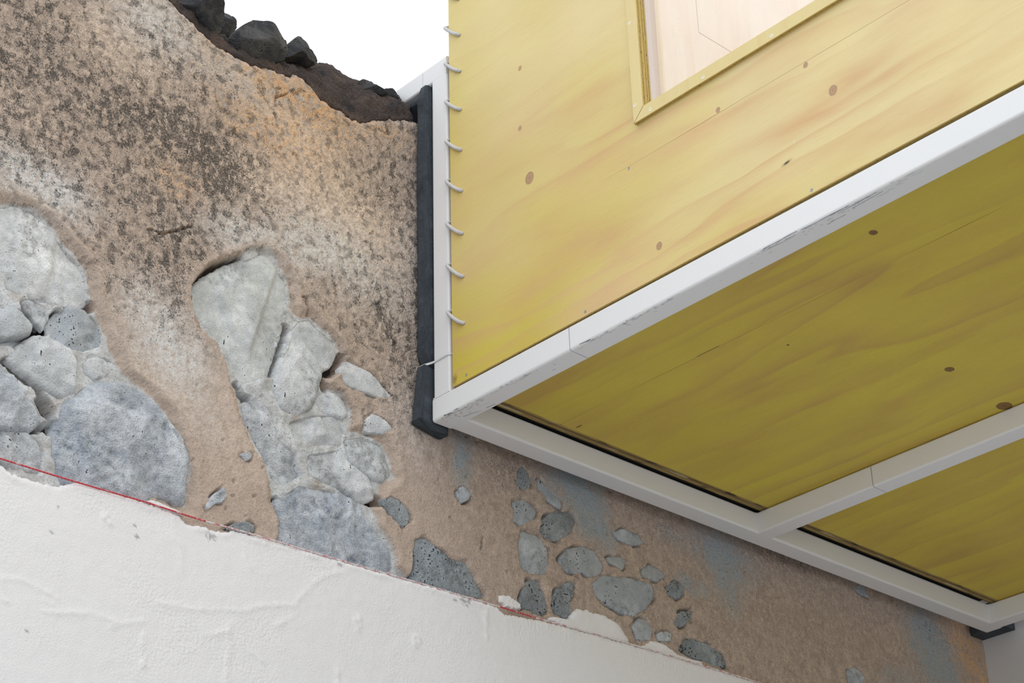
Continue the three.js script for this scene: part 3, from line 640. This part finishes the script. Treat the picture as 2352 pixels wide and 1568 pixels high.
// paint chips and scuffs of the front beam: strokes in metres along it and round it
const CW = 2048, CH = 256, CL = 1.9, CP = 0.246, canvas = document.createElement('canvas'), ctx = canvas.getContext('2d');
canvas.width = CW; canvas.height = CH;
ctx.fillStyle = '#ededef'; ctx.fillRect(0, 0, CW, CH);
const PER = 4 * (T - 0.013) + 2 * Math.PI * 0.0065, SIDE = PER / 4;
function scuff(x, v, dx, dv, w, grey) {   // v measured round the tube
  const px = (x / CL) * CW, py = CH - (v / CP) * CH, kx = CW / CL, ky = CH / CP;
  ctx.strokeStyle = grey; ctx.lineCap = 'round';
  let a = px, b = py;
  for (let i = 0; i < 5; i++) { ctx.lineWidth = w * kx * (0.5 + rnd()); ctx.beginPath(); ctx.moveTo(a, b); a += (dx * kx) / 5 + (rnd() - 0.5) * 1.5; b -= (dv * ky) / 5 + (rnd() - 0.5) * 1.5; ctx.lineTo(a, b); ctx.stroke(); }
}
// round the tube v runs over the front face (0.010 to 0.060), the lower front corner (0.065), then the underside (0.070 to 0.119)
seed = 4242;
const GREYS = ['#6d747b', '#7d848c', '#969ca3', '#5a6067'];
for (let i = 0; i < 190; i++) {
  const q = rnd(), cluster = q < 0.3 ? [0.02, 0.16, 0.012] : q < 0.42 ? [0.2, 0.36, 0.006] : q < 0.6 ? [0.52, 0.78, 0.005] : q < 0.92 ? [1.02, 1.42, 0.012] : [0.0, 1.75, 0.02];
  const x = lerp(cluster[0], cluster[1], rnd()), v = 0.0665 + cluster[2] * Math.pow(rnd(), 1.6) * 1.6, long = rnd() < 0.3;
  scuff(x, v, (long ? 0.03 : 0.008) * (0.3 + rnd()), (rnd() - 0.35) * 0.003, long ? 0.0004 : 0.0006, GREYS[(rnd() * 4) | 0]);
}
for (const [x, v, dx, dv, w] of [[0.04, 0.064, 0.03, 0.001, 0.0026], [0.075, 0.0645, 0.016, 0, 0.0018], [0.505, 0.063, 0.035, 0.0, 0.0022], [0.14, 0.112, 0.03, 0.002, 0.002], [0.07, 0.1, 0.05, 0.012, 0.0016], [1.05, 0.065, 0.09, -0.001, 0.002], [1.15, 0.066, 0.12, 0.001, 0.0014],
  [1.24, 0.074, 0.1, -0.004, 0.0016], [1.27, 0.08, 0.08, -0.003, 0.0012], [1.2, 0.09, 0.05, -0.002, 0.0012], [0.06, 0.082, 0.002, 0.004, 0.002], [0.062, 0.092, 0.002, 0.003, 0.002], [0.4, 0.083, 0.006, 0, 0.0012], [0.38, 0.1, 0.008, 0.002, 0.0012], [0.72, 0.08, 0.008, 0.005, 0.001], [0.64, 0.078, 0.006, 0.006, 0.001]]) scuff(x, v, dx, dv, w * 0.7, '#626a72');
const chipMap = new THREE.CanvasTexture(canvas);
chipMap.colorSpace = THREE.SRGBColorSpace; chipMap.magFilter = THREE.LinearFilter; chipMap.wrapS = THREE.MirroredRepeatWrapping; chipMap.repeat.set(1 / CL, 1 / CP);
const chipped = new THREE.MeshStandardMaterial({ map: chipMap, roughness: 0.42, bumpMap: paintBump, bumpScale: 0.0002 });
const centre = (g, y, z) => g.translate(0, y, z);
const ZC = -1.131, ZB = -2.2217, XR = 4.4;
mesh('beam', centre(tube(0, 0.4733), T / 2, -T / 2), chipped, cabin).userData.label = 'short welded stub of the front beam';
mesh('beam', centre(tube(0.4756, XR), T / 2, -T / 2), chipped, cabin).userData.label = 'long front beam with scuffed paint';
mesh('beam', centre(tube(0.0575, 0.4565), T / 2, ZC - T / 2), white, cabin);
mesh('beam', centre(tube(0.4586, XR), T / 2, ZC - T / 2), white, cabin);
mesh('beam', centre(tube(0.0575, XR), T / 2, ZB - T / 2), white, cabin);
{ const g = tube(T - 0.004, -ZB + T); g.rotateY(Math.PI / 2); g.translate(T / 2, T / 2, 0); mesh('beam', g, white, cabin).userData.label = 'long beam lying along the old wall'; }
{ const g = tube(T - 0.004, -ZB + T); g.rotateY(Math.PI / 2); g.translate(XR - T / 2, T / 2 - 0.0004, 0); mesh('beam', g, white, cabin); }
{ const g = tube(T - 0.001, 1.03, T - 0.0015); g.rotateZ(Math.PI / 2); g.translate(T / 2 + 0.0012, 0, -T / 2); mesh('post', g, white, cabin); }
mesh('beam', centre(tube(-0.032, 0.062, T - 0.001), 1.0688 - T / 2 + 0.0006, -T / 2), white, cabin);
mesh('beam', centre(tube(-0.62, -0.0332, T - 0.001), 1.0688 - T / 2 + 0.0006, -T / 2), white, cabin).userData.label = 'beam reaching over the top of the old wall';
for (const [x0, x1, z] of [[0.45, 0.5, -T / 2], [0.435, 0.48, ZC - T / 2]]) mesh('sleeve', centre(tube(x0, x1, T - 0.005, 0.005), T / 2, z), mat([0.012, 0.012, 0.013]), cabin).userData.label = 'dark sleeve in the joint of two tubes';
function bead(a, b, r) {
  const n = 24, curve = new THREE.CatmullRomCurve3(Array.from({ length: n + 1 }, (_, i) => new THREE.Vector3(...a).lerp(new THREE.Vector3(...b), i / n).add(new THREE.Vector3(0, 0.0004 * noise(i * 0.9, a[0] * 50), 0.0003 * noise(i * 0.8, 4)))));
  return new THREE.TubeGeometry(curve, 60, r, 8);
}
mesh('weld_bead', bead([0.002, T - 0.001, -0.0022], [T - 0.004, T - 0.001, -0.0022], 0.0028), white, cabin);
mesh('weld_bead', bead([T - 0.0015, 0.003, ZC + 0.0002], [T - 0.0015, T - 0.002, ZC + 0.0002], 0.0026), white, cabin);
mesh('weld_bead', bead([T - 0.0015, 0.003, ZB + 0.0002], [T - 0.0015, T - 0.002, ZB + 0.0002], 0.0026), white, cabin);

// stained plywood: rotary-cut veneer with soft bands, knots and a fine grain along x
const KNOT = rgb(148, 108, 84), KNOT_DARK = rgb(92, 66, 46);
function ply(x, y, o, q) {
  let bend = 0, knot = 0, core = 0;
  for (const [kx, ky, r, k] of q.knots) {
    const dx = x - kx, dy = y - ky;
    if (Math.abs(dx) > 0.22 || Math.abs(dy) > 0.1) continue;
    bend += (dy > 0 ? 1 : -1) * r * 0.9 * Math.exp(-(dx * dx) / (16 * r * r) - Math.abs(dy) / (2.5 * r));
    const d = Math.hypot(dx / 0.85, dy) / r + 0.08 * noise(x * 300, y * 300);
    knot = Math.max(knot, k * (1 - step(0.85, 1.06, d))); core = Math.max(core, k * Math.max(step(0.5, 0, d) * 0.5, step(0.7, 0.9, d) * (1 - step(0.98, 1.1, d)) * 0.7));
  }
  const yy = y - bend + 0.045 * fbm(x * 0.9 + q.s, y * 1.6, 2) + 0.012 * fbm(x * 4.5 + q.s, y * 6, 2), joint = q.joints ? q.joints(x, y) : 0;
  const v = yy * q.bands + 1.9 * fbm(x * 0.75 + q.s, yy * 5 + q.s + joint * 7, 3), f = v - Math.floor(v);
  const patch = clamp(0.45 + 1.1 * fbm(x * 1.1 + q.s * 2, yy * 4.2, 2)), late = Math.pow(f, 2.4) * (1 - step(0.86, 1, f)) * 1.35 * patch;
  const soft = clamp(0.5 + 1.0 * fbm(x * 2.6 + 5, yy * 10 + q.s, 3));
  q.base(x, y, o);
  mix3(o, q.streak, clamp(q.k * (0.75 * late + 0.5 * Math.pow(soft, 2)) * (q.fade ? q.fade(x, y) : 1)));
  mix3(o, q.warm ?? q.streak, 0.4 * clamp(0.2 + 1.2 * fbm(x * 2.2, yy * 3 + 30, 2)));
  const g = 1 + 0.02 * noise(x * 26, yy * 620) + 0.018 * noise(x * 9, yy * 240) + 0.03 * noise(x * 6, y * 6);
  o[0] *= g; o[1] *= g; o[2] *= g;
  const pore = noise(x * 48, yy * 900 + 4);
  if (pore > 0.84) mix3(o, KNOT, 0.2);
  mix3(o, q.knot ?? KNOT, 0.8 * knot); mix3(o, q.core ?? KNOT_DARK, 0.6 * core);
  if (q.marks) q.marks(x, y, o, yy);
}
const F = { x0: 0.05, y0: 0.05, dx: 1.85, dy: 1.3 };
const P_PALE = rgb(234, 216, 160), P_SAT = rgb(212, 192, 74);
const frontKnots = [[0.3645, 0.5232, 0.017, 1], [0.3438, 0.8653, 0.0075, 0.9], [0.3367, 0.6848, 0.0075, 0.9], [0.7658, 0.141, 0.010, 1], [0.9658, 0.3997, 0.0075, 1], [1.213, 0.3824, 0.0075, 1], [1.2742, 0.2826, 0.0125, 1]];
const frontTex = texture(2048, 1440, (u, v, o) => ply(F.x0 + u * F.dx, F.y0 + v * F.dy, o, {
  s: 3.3, bands: 7, k: 1.3, fade: (x, y) => clamp(1.2 - 1.15 * y + 0.1 * x, 0.22, 1), knots: frontKnots, streak: rgb(216, 172, 122), warm: rgb(238, 210, 170), knot: rgb(178, 138, 110), core: rgb(148, 108, 88),
  joints: (x, y) => (y > 0.391 ? 1 : 0),
  base: (x, y, q) => { const s = clamp(1.2 - 0.78 * x - 0.68 * y + 0.5 * fbm(x * 2.3, y * 3.1, 2)); q[0] = P_PALE[0]; q[1] = P_PALE[1]; q[2] = P_PALE[2]; mix3(q, P_SAT, s); },
  marks: (x, y, q) => {
    const line = Math.abs(y - 0.391 - 0.0008 * noise(x * 3, 1)); if (x > 0.6 && line < 0.0012) mix3(q, rgb(150, 112, 66), (1 - line / 0.0012) * clamp(0.25 + 0.5 * step(0.6, 0.75, x) + 0.4 * noise(x * 6, 3)));
    const slot = Math.hypot((x - 1.136) / 3.2, y - 0.1724 - (x - 1.136) * 0.15); if (slot < 0.006) mix3(q, rgb(120, 88, 60), 0.8 * (1 - slot / 0.006)); if (slot < 0.0022) mix3(q, rgb(50, 38, 28), 0.9);
    const dirt = Math.hypot(x - 0.083, (y - 0.083) * 0.7) + 0.004 * noise(x * 200, y * 200); if (dirt < 0.012) mix3(q, rgb(110, 78, 30), 0.8 * (1 - dirt / 0.012));
  },
}));
const map = (t, x0, y0, dx, dy) => { t.repeat.set(1 / dx, 1 / dy); t.offset.set(-x0 / dx, -y0 / dy); return t; };
const plyBump = texture(512, 1024, (u, v, o) => { o[0] = 0.5 + 0.3 * noise(u * 18, v * 300) + 0.2 * noise(u * 6, v * 120); }, false);
plyBump.repeat.set(1.6, 2.4);
const frontMat = new THREE.MeshStandardMaterial({ map: map(frontTex, F.x0, F.y0, F.dx, F.dy), bumpMap: plyBump, bumpScale: 0.0003, roughness: 0.62 });
const edgeTex = texture(256, 64, (u, v, o) => {
  const n = v * 5 + 0.12 * noise(u * 9, v * 3), k = Math.floor(n) & 1, a = k ? rgb(176, 144, 82) : rgb(210, 186, 110);
  o[0] = a[0]; o[1] = a[1]; o[2] = a[2]; mix3(o, rgb(70, 52, 34), step(0.5, 0.9, noise(u * 40, v * 12 + k * 5) + (k ? 0.25 : 0)) * 0.8); if (n % 1 < 0.12) mix3(o, rgb(84, 64, 40), 0.7);
});
edgeTex.repeat.set(2.5, 1 / 0.018);
const edgeMat = new THREE.MeshStandardMaterial({ map: edgeTex, roughness: 0.9 });
function edgeUV(g, z0 = 0) {     // faces by x, y; edges with v through the thickness (z)
  const p = g.attributes.position, n = g.attributes.normal, uv = g.attributes.uv;
  for (let i = 0; i < p.count; i++) Math.abs(n.getZ(i)) > 0.6 ? uv.setXY(i, p.getX(i), p.getY(i)) : uv.setXY(i, Math.abs(n.getX(i)) > 0.7 ? p.getY(i) : p.getX(i), p.getZ(i) - z0);
  return g;
}
const SCREW = new THREE.LatheGeometry([[0, -0.0025], [0.0015, -0.0025], [0.0016, 0.0006], [0.0036, 0.0004], [0.0043, -0.0002], [0.0046, -0.0012]].map(([x, y]) => new THREE.Vector2(x, y)), 20);
SCREW.rotateX(Math.PI / 2);
const steel = mat([0.36, 0.38, 0.39], { metalness: 0.5, roughness: 0.45 }), zinc = mat([0.9, 0.9, 0.88], { metalness: 0.15, roughness: 0.4 });
const screw = (parent, x, y, z, m) => { const s = mesh('screw', SCREW, m, parent); s.position.set(x, y, z); s.rotation.z = rnd() * 3; return s; };
seed = 31;
const holesY = [1.347, 1.222, 1.1009, 0.9817, 0.8591, 0.733, 0.6078, 0.4804, 0.355, 0.2225], HOLE_X = 0.119;
const PZ = 0.0012, OPEN = { x0: 0.757, x1: 1.62, y0: 0.5185, y1: 1.35 };
{
  const s = new THREE.Shape();
  s.moveTo(0.0755, T + 0.0025); s.lineTo(XR, T + 0.014); s.lineTo(XR, 2.35); s.lineTo(0.0755, 2.35); s.lineTo(0.0755, T + 0.0025);
  const w = new THREE.Path(); w.moveTo(OPEN.x0, OPEN.y0); w.lineTo(OPEN.x0, OPEN.y1); w.lineTo(OPEN.x1, OPEN.y1); w.lineTo(OPEN.x1, OPEN.y0); w.lineTo(OPEN.x0, OPEN.y0); s.holes.push(w);
  for (const y of holesY) { const h = new THREE.Path(); h.absarc(HOLE_X, y, 0.0054, 0, Math.PI * 2, true); s.holes.push(h); }
  const g = new THREE.ExtrudeGeometry(s, { depth: 0.0172, bevelEnabled: true, bevelSize: 0.0008, bevelThickness: 0.0004, bevelSegments: 1, curveSegments: 10 });
  g.translate(0, 0, PZ - 0.0176);
  const panel = mesh('front_panel', edgeUV(g, -0.0168), [frontMat, edgeMat], cabin);
  for (const [x, y] of [[0.6903, 0.3852], [1.1909, 0.0764], [0.5297, 0.0764], [0.1248, 0.0782], [1.78, 0.08]]) screw(panel, x, y, PZ, steel);
  screw(panel, 1.1612, 0.2134, PZ, zinc).scale.setScalar(0.45);
}
// window: mitred plywood trim, pale lining and a clear pane
const pinkTex = texture(1024, 1024, (u, v, o) => ply(v * 3, u * 3, o, { s: 8.1, bands: 5, k: 0.7, knots: [[1.07, 1.62, 0.012, 0.5]], streak: rgb(238, 214, 200), warm: rgb(252, 236, 228), base: (x, y, q) => { q[0] = 0.96; q[1] = 0.9; q[2] = 0.88; } }));
const pinkMat = new THREE.MeshStandardMaterial({ map: map(pinkTex, 0, 0, 3, 3), roughness: 0.7 });
{
  const win = new THREE.Group(); win.name = numbered('window'); cabin.add(win);
  const W = 0.0335, D = 0.0112, a = OPEN.x0 + 0.001, b = OPEN.x1 - 0.001, c = OPEN.y0 + 0.001, d = OPEN.y1 - 0.001;
  const strip = (pts) => {
    const s = new THREE.Shape(); s.moveTo(...pts[0]); for (const p of pts.slice(1)) s.lineTo(...p); s.closePath();
    const g = new THREE.ExtrudeGeometry(s, { depth: D - 0.001, bevelEnabled: true, bevelSize: 0.0006, bevelThickness: 0.001, bevelSegments: 2, bevelOffset: -0.0006 });
    g.translate(0, 0, PZ + 0.0002);
    return mesh('window_trim', edgeUV(g, PZ), [trimMat, edgeMat], win);
  };
  const trimTex = texture(1024, 1024, (u, v, o) => ply(v * 0.9 + 2, u * 0.9, o, { s: 12.4, bands: 9, k: 0.6, knots: [], streak: rgb(222, 184, 132), warm: rgb(238, 206, 166), base: (x, y, q) => { const p = P_PALE; q[0] = p[0] * 0.98; q[1] = p[1] * 0.97; q[2] = p[2] * 0.9; } }));
  const trimMat = new THREE.MeshStandardMaterial({ map: trimTex, roughness: 0.65 });
  const gap = 0.0004;
  const left = strip([[a - W, c - W + gap * 2], [a - gap, c + gap], [a - gap, d], [a - W, d + W]]), foot = strip([[a - W + gap, c - W], [b + W, c - W], [b, c], [a + gap, c]]);
  strip([[b, c], [b + W, c - W], [b + W, d + W], [b, d]]); strip([[a, d], [b, d], [b + W, d + W], [a - W, d + W]]);
  for (const y of [0.773, 0.5346, 1.02]) screw(left, 0.7318, y, PZ + D + 0.0002, zinc);
  for (const x of [0.7782, 0.9409, 1.1409, 1.34]) screw(foot, x, 0.4973, PZ + D + 0.0002, zinc);
  const lining = mat(rgb(228, 216, 214), { roughness: 0.6 }), z1 = PZ - 0.018, z0 = -0.052;
  for (const q of [[a - 0.012, c - 0.012, a + 0.001, d + 0.012], [b - 0.001, c - 0.012, b + 0.012, d + 0.012], [a + 0.001, c - 0.012, b - 0.001, c + 0.001], [a + 0.001, d - 0.001, b - 0.001, d + 0.012]]) mesh('window_lining', box(q[0], q[1], z0, q[2], q[3], z1), lining, win);
  mesh('window_pane', box(a + 0.002, c + 0.002, -0.03, b - 0.002, d - 0.002, -0.0265), new THREE.MeshPhysicalMaterial({ transmission: 1, thickness: 0, roughness: 0.02, ior: 1.45, color: 0xffffff }), win);
}
// inside: pale plywood sheets on the side walls, back wall and floor; open to the sky above the frame
{
  const top = 2.4, zb = ZB - 0.02, sheetAt = (x0, y0, z0, x1, y1, z1) => mesh('wall_sheet', boxUV(box(x0, y0, z0, x1, y1, z1)), pinkMat, cabin), V = 1.65, H = -1.026, e = 0.0012;
  sheetAt(0.0755, 0.1, H + e, 0.093, top, PZ - 0.0185);
  sheetAt(0.0755, 0.1, zb + 0.02, 0.093, V - e, H + e);
  sheetAt(0.0755, V + e, zb + 0.02, 0.0935, top, H - e);
  sheetAt(XR - 0.02, T + 0.03, zb + 0.02, XR - 0.002, top, PZ - 0.0185);
  sheetAt(0.0755, T + 0.03, zb, XR - 0.002, top, zb + 0.018);
}
// underside panels
const U = { x0: 0.06, y0: 0.0, dx: 1.75, dy: 2.26 };
const U_BASE = rgb(217, 200, 72), U_DEEP = rgb(212, 188, 74);
const underTex = texture(1536, 2048, (u, v, o) => ply(U.x0 + u * U.dx, U.y0 + v * U.dy, o, {
  s: 21.7, bands: 6.5, k: 1.05, knots: [[1.1834, 0.2106, 0.0105, 1.15], [0.9169, 0.8482, 0.013, 1.1], [0.8894, 1.1152, 0.022, 1.1], [0.7426, 0.4553, 0.004, 1.1]], streak: rgb(194, 156, 82), warm: rgb(212, 184, 84), knot: rgb(122, 84, 44), core: rgb(60, 42, 26),
  base: (x, y, q) => { q[0] = U_BASE[0]; q[1] = U_BASE[1]; q[2] = U_BASE[2]; mix3(q, U_DEEP, clamp(0.5 + fbm(x * 2, y * 2 + 9, 2))); },
  joints: (x, y) => (y > 0.337 ? 1 : 0),
  marks: (x, y, q) => {
    const l = Math.abs(y - 0.337 - 0.001 * noise(x * 3, 2)); if (l < 0.0016) mix3(q, rgb(88, 66, 24), (1 - l / 0.0016) * clamp(0.45 + 0.6 * noise(x * 5, 8)));
    const k = Math.hypot((x - 0.122) / 5, y - 0.381 - 0.004 * noise(x * 60, 3)); if (k < 0.0022) mix3(q, rgb(58, 46, 14), 0.9);
    const k2 = Math.hypot((x - 0.6) / 30, y - 0.3345); if (k2 < 0.0013) mix3(q, rgb(66, 60, 20), 0.8);
  },
}));
const underMat = new THREE.MeshStandardMaterial({ map: map(underTex, U.x0, U.y0, U.dx, U.dy), bumpMap: plyBump, bumpScale: 0.0005, roughness: 0.6 });
const wornTex = texture(128, 1024, (u, v, o) => {
  const w = u * 4.6 + 0.3 * noise(v * 7, u * 3) + 0.12 * noise(v * 40, u * 5), k = (Math.floor(w) + 3) % 3, a = [rgb(178, 152, 84), rgb(122, 100, 62), rgb(160, 134, 82)][k];
  o[0] = a[0]; o[1] = a[1]; o[2] = a[2]; if (((w % 1) + 1) % 1 < 0.24) mix3(o, rgb(56, 42, 24), 0.85); mix3(o, rgb(52, 36, 22), step(0.45, 0.75, noise(v * 14, u * 3 + 9)) * 0.9); mix3(o, rgb(206, 188, 158), step(0.45, 0.7, noise(v * 9 + 40, u * 4)) * 0.7);
});
const wornMat = new THREE.MeshStandardMaterial({ map: wornTex, roughness: 0.9 });
[[-0.0185, ZC - T / 2 + 0.001], [ZC - T / 2 - 0.001, ZB - 0.02]].forEach(([z0, z1]) => {
  const g = box(0.1, T + 0.0012, z1, XR - 0.002, T + 0.019, z0), p = g.attributes.position, uv = g.attributes.uv;
  for (let i = 0; i < p.count; i++) uv.setXY(i, p.getX(i), -p.getZ(i));
  const panel = mesh('bottom_panel', g, underMat, cabin);
  const n = 200, worn = sheet(6, n, (i, j, o) => {
    const z = lerp(z0, z1, j / (n - 1)), t = Math.min(1, i / 4);
    o[0] = 0.1003 - 0.0325 * t; o[1] = i === 5 ? T + 0.019 : T + 0.0012 + 0.0016 * t + 0.0006 * (t > 0 && t < 1 ? noise(z * 60, i * 7) : 0); o[2] = z; o[3] = t; o[4] = z / 1.1;
  });
  mesh('worn_edge', worn, wornMat, panel);
});
// black gasket between the frame and the panels along the wall side
mesh('gasket', mergeGeometries([box(0.004, T + 0.0062, ZB + 0.025, 0.067, T + 0.04, -0.02)]), mat([0.006, 0.007, 0.008]), cabin).userData.label = 'black rubber gasket';

// white lacing rope through the holes at the panel edge and round behind it
{
  const rope = tag(group('lacing_rope'), 'white braided rope lacing the left edge of the yellow cabin panel', 'rope');
  const braid = texture(64, 256, (u, v, o) => { o[0] = 0.5 + 0.5 * Math.sin((v * 40 + u * 2) * Math.PI) * Math.sin((v * 40 - u * 2) * Math.PI); }, false);
  const m = mat([0.92, 0.91, 0.93], { roughness: 0.8, bumpMap: braid, bumpScale: 0.0012 });
  holesY.forEach((h, i) => {
    const y = FLOOR_Y + h, x = HOLE_X, k = 0.057 + 0.004 * noise(i * 3.1, 2), j = 0.004 * noise(i * 2.3, 7);
    const c = new THREE.CatmullRomCurve3([[x + 0.001, y + 0.003, -0.03], [x, y + 0.002, -0.006], [x - 0.003, y + 0.002, 0.0054], [x - 0.018, y + 0.014 + j * 0.5, 0.0076], [0.08, y + 0.036 + j, 0.008], [0.0685, y + 0.049 + j, 0.0072], [0.0625, y + 0.057 + j, 0.0026], [0.0645, y + 0.062 + j, -0.006], [0.0685, y + 0.064, -0.014], [0.071, y + 0.066, -0.03]].map((p) => new THREE.Vector3(...p)), false, 'centripetal');
    mesh('rope_loop', new THREE.TubeGeometry(c, 60, 0.0049, 10), m, rope);
  });
}

// charcoal felt between the frame and the wall
const feltTex = texture(512, 512, tile(0.3, (x, y, o) => { const a = 0.5 + 0.6 * fbm(x * 30, y * 30, 3) + 0.3 * noise(x * 240, y * 120); o[0] = 0.03 + 0.04 * a; o[1] = 0.038 + 0.046 * a; o[2] = 0.048 + 0.054 * a; }));
const felt = new THREE.MeshStandardMaterial({ map: feltTex, bumpMap: stoneBump, bumpScale: 0.004, roughness: 1 });
// a soft-edged strip: closed outline of (a, b) carried along a list of stations [x, y, z]; ends closed
function softStrip(section, stations) {
  const n = section.length, m = stations.length;
  const g = sheet(n + 1, m, (i, j, o) => { const [a, b] = section[i % n], s = stations[j], k = s[3] ?? 1, w = 0.0016 * noise(i * 0.7, j * 0.31) ; o[0] = s[0] + a * k + w; o[1] = s[1] + (s[4] ?? 0) * b; o[2] = s[2] + b * k + w; o[3] = i * 0.02; o[4] = s[1] * 2; });
  return g;
}
const roundRect = (w, d, r, k = 5) => { const o = []; for (let c = 0; c < 4; c++) for (let i = 0; i <= k; i++) { const a = (c + i / k) * Math.PI / 2; o.push([[w - r, -w + r, -w + r, w - r][c] + r * Math.cos(a), [d - r, d - r, -d + r, -d + r][c] + r * Math.sin(a)]); } return o; };
{
  const st = [], n = 60, y0 = 3.842, y1 = 4.7;
  st.push([-0.0215, y0 - 0.004, -0.016, 0.02]);
  for (let i = 0; i <= n; i++) { const y = lerp(y0, y1, i / n), f = i / n; st.push([-0.0245 - 0.002 * noise(y * 6, 2), y, -0.0175 + 0.0018 * noise(y * 9, 5), (i < 3 ? 0.55 + 0.15 * i : i > n - 3 ? 0.7 + 0.1 * (n - i) : 1) + 0.0 * f]); }
  st.push([-0.0225, y1 + 0.003, -0.018, 0.02]);
  tag(mesh('felt_strip', softStrip(roundRect(0.0215, 0.033, 0.012), st), felt, scene), 'long charcoal felt strip squeezed upright between the white post and the old wall', 'felt');
  const lo = [[-0.0275, 3.682, -0.016, 0.02]];
  for (let i = 0; i <= 16; i++) { const y = lerp(3.684, 3.838, i / 16); lo.push([-0.0265 + 0.004 * (i / 16), y, -0.014 - 0.008 * (i / 16), 1.0 - 0.1 * (i / 16), 0.16]); }
  lo.push([-0.023, 3.84, -0.02, 0.02]);
  tag(mesh('felt_pad', softStrip(roundRect(0.0185, 0.0465, 0.008), lo), felt, scene), 'short charcoal felt pad flaring out behind the lower corner of the white frame', 'felt');
  const top = sheet(20, 40, (i, j, o) => {
    const x = lerp(-0.03, -0.6, j / 39), a = (i / 19) * Math.PI * 2, c = Math.cos(a), s = Math.sin(a), sag = 0.02 * Math.pow(clamp(1 - j / 5), 1) ;
    o[0] = x; o[1] = 4.6815 - 0.012 + 0.011 * Math.sign(s) * Math.pow(Math.abs(s), 0.4) + 0.002 * noise(x * 20, i) - sag * 0.2; o[2] = -0.03 + 0.034 * Math.sign(c) * Math.pow(Math.abs(c), 0.4); o[3] = x * 3; o[4] = i * 0.05;
  });
  tag(mesh('felt_strip', top, felt, scene), 'charcoal felt laid under the white beam where it crosses the wall top', 'felt');
  const pad = new THREE.Shape(); pad.moveTo(-0.046, -2.336); pad.lineTo(0.072, -2.336); pad.lineTo(0.072, -2.288); pad.lineTo(-0.004, -2.288); pad.lineTo(-0.004, -2.262); pad.lineTo(-0.046, -2.275); pad.closePath();
  const pg = new THREE.ExtrudeGeometry(pad, { depth: 0.09, bevelEnabled: true, bevelSize: 0.002, bevelThickness: 0.002, bevelSegments: 2 }); pg.rotateX(-Math.PI / 2); pg.scale(1, 1, -1);
  { const k = pg.index; if (!k) { const p = pg.attributes.position.array; for (let i = 0; i < p.length; i += 9) for (let c = 0; c < 3; c++) { const t = p[i + c]; p[i + c] = p[i + 3 + c]; p[i + 3 + c] = t; } pg.computeVertexNormals(); } }
  pg.translate(0, FLOOR_Y + 0.003, 0);
  tag(mesh('felt_pad', boxUV(pg), felt, scene), 'dark felt pad in the far corner under the frame, against the pale grey wall', 'felt');
}
// clear tie that holds the felt to the post
{
  const y = 3.851, m = new THREE.MeshPhysicalMaterial({ color: new THREE.Color().setRGB(0.86, 0.87, 0.88), roughness: 0.35, transmission: 0.2, thickness: 0 });
  const pts = [[-0.047, y - 0.004, 0.006], [-0.036, y - 0.003, 0.0135], [-0.02, y - 0.002, 0.0125], [-0.004, y, 0.0048], [0.008, y + 0.0005, 0.0016], [0.03, y + 0.001, 0.0014], [0.0565, y + 0.002, 0.0014], [0.064, y + 0.002, -0.003], [0.0652, y + 0.002, -0.03]].map((p) => new THREE.Vector3(...p));
  const c = new THREE.CatmullRomCurve3(pts, false, 'centripetal'), n = 90, g = sheet(9, n, (i, j, o) => {
    const t = j / (n - 1), p = c.getPointAt(t), a = (i / 8) * Math.PI * 2; const tan = c.getTangentAt(t);
    o[0] = p.x - tan.z * 0.0008 * Math.cos(a) * -1; o[1] = p.y + 0.0032 * Math.sin(a); o[2] = p.z + tan.x * 0.0008 * Math.cos(a); o[3] = t; o[4] = i / 8;
  });
  tag(mesh('cable_tie', g, m, scene), 'thin clear tie looped round the white post and the felt', 'tie');
}

renderer.render(scene, camera);
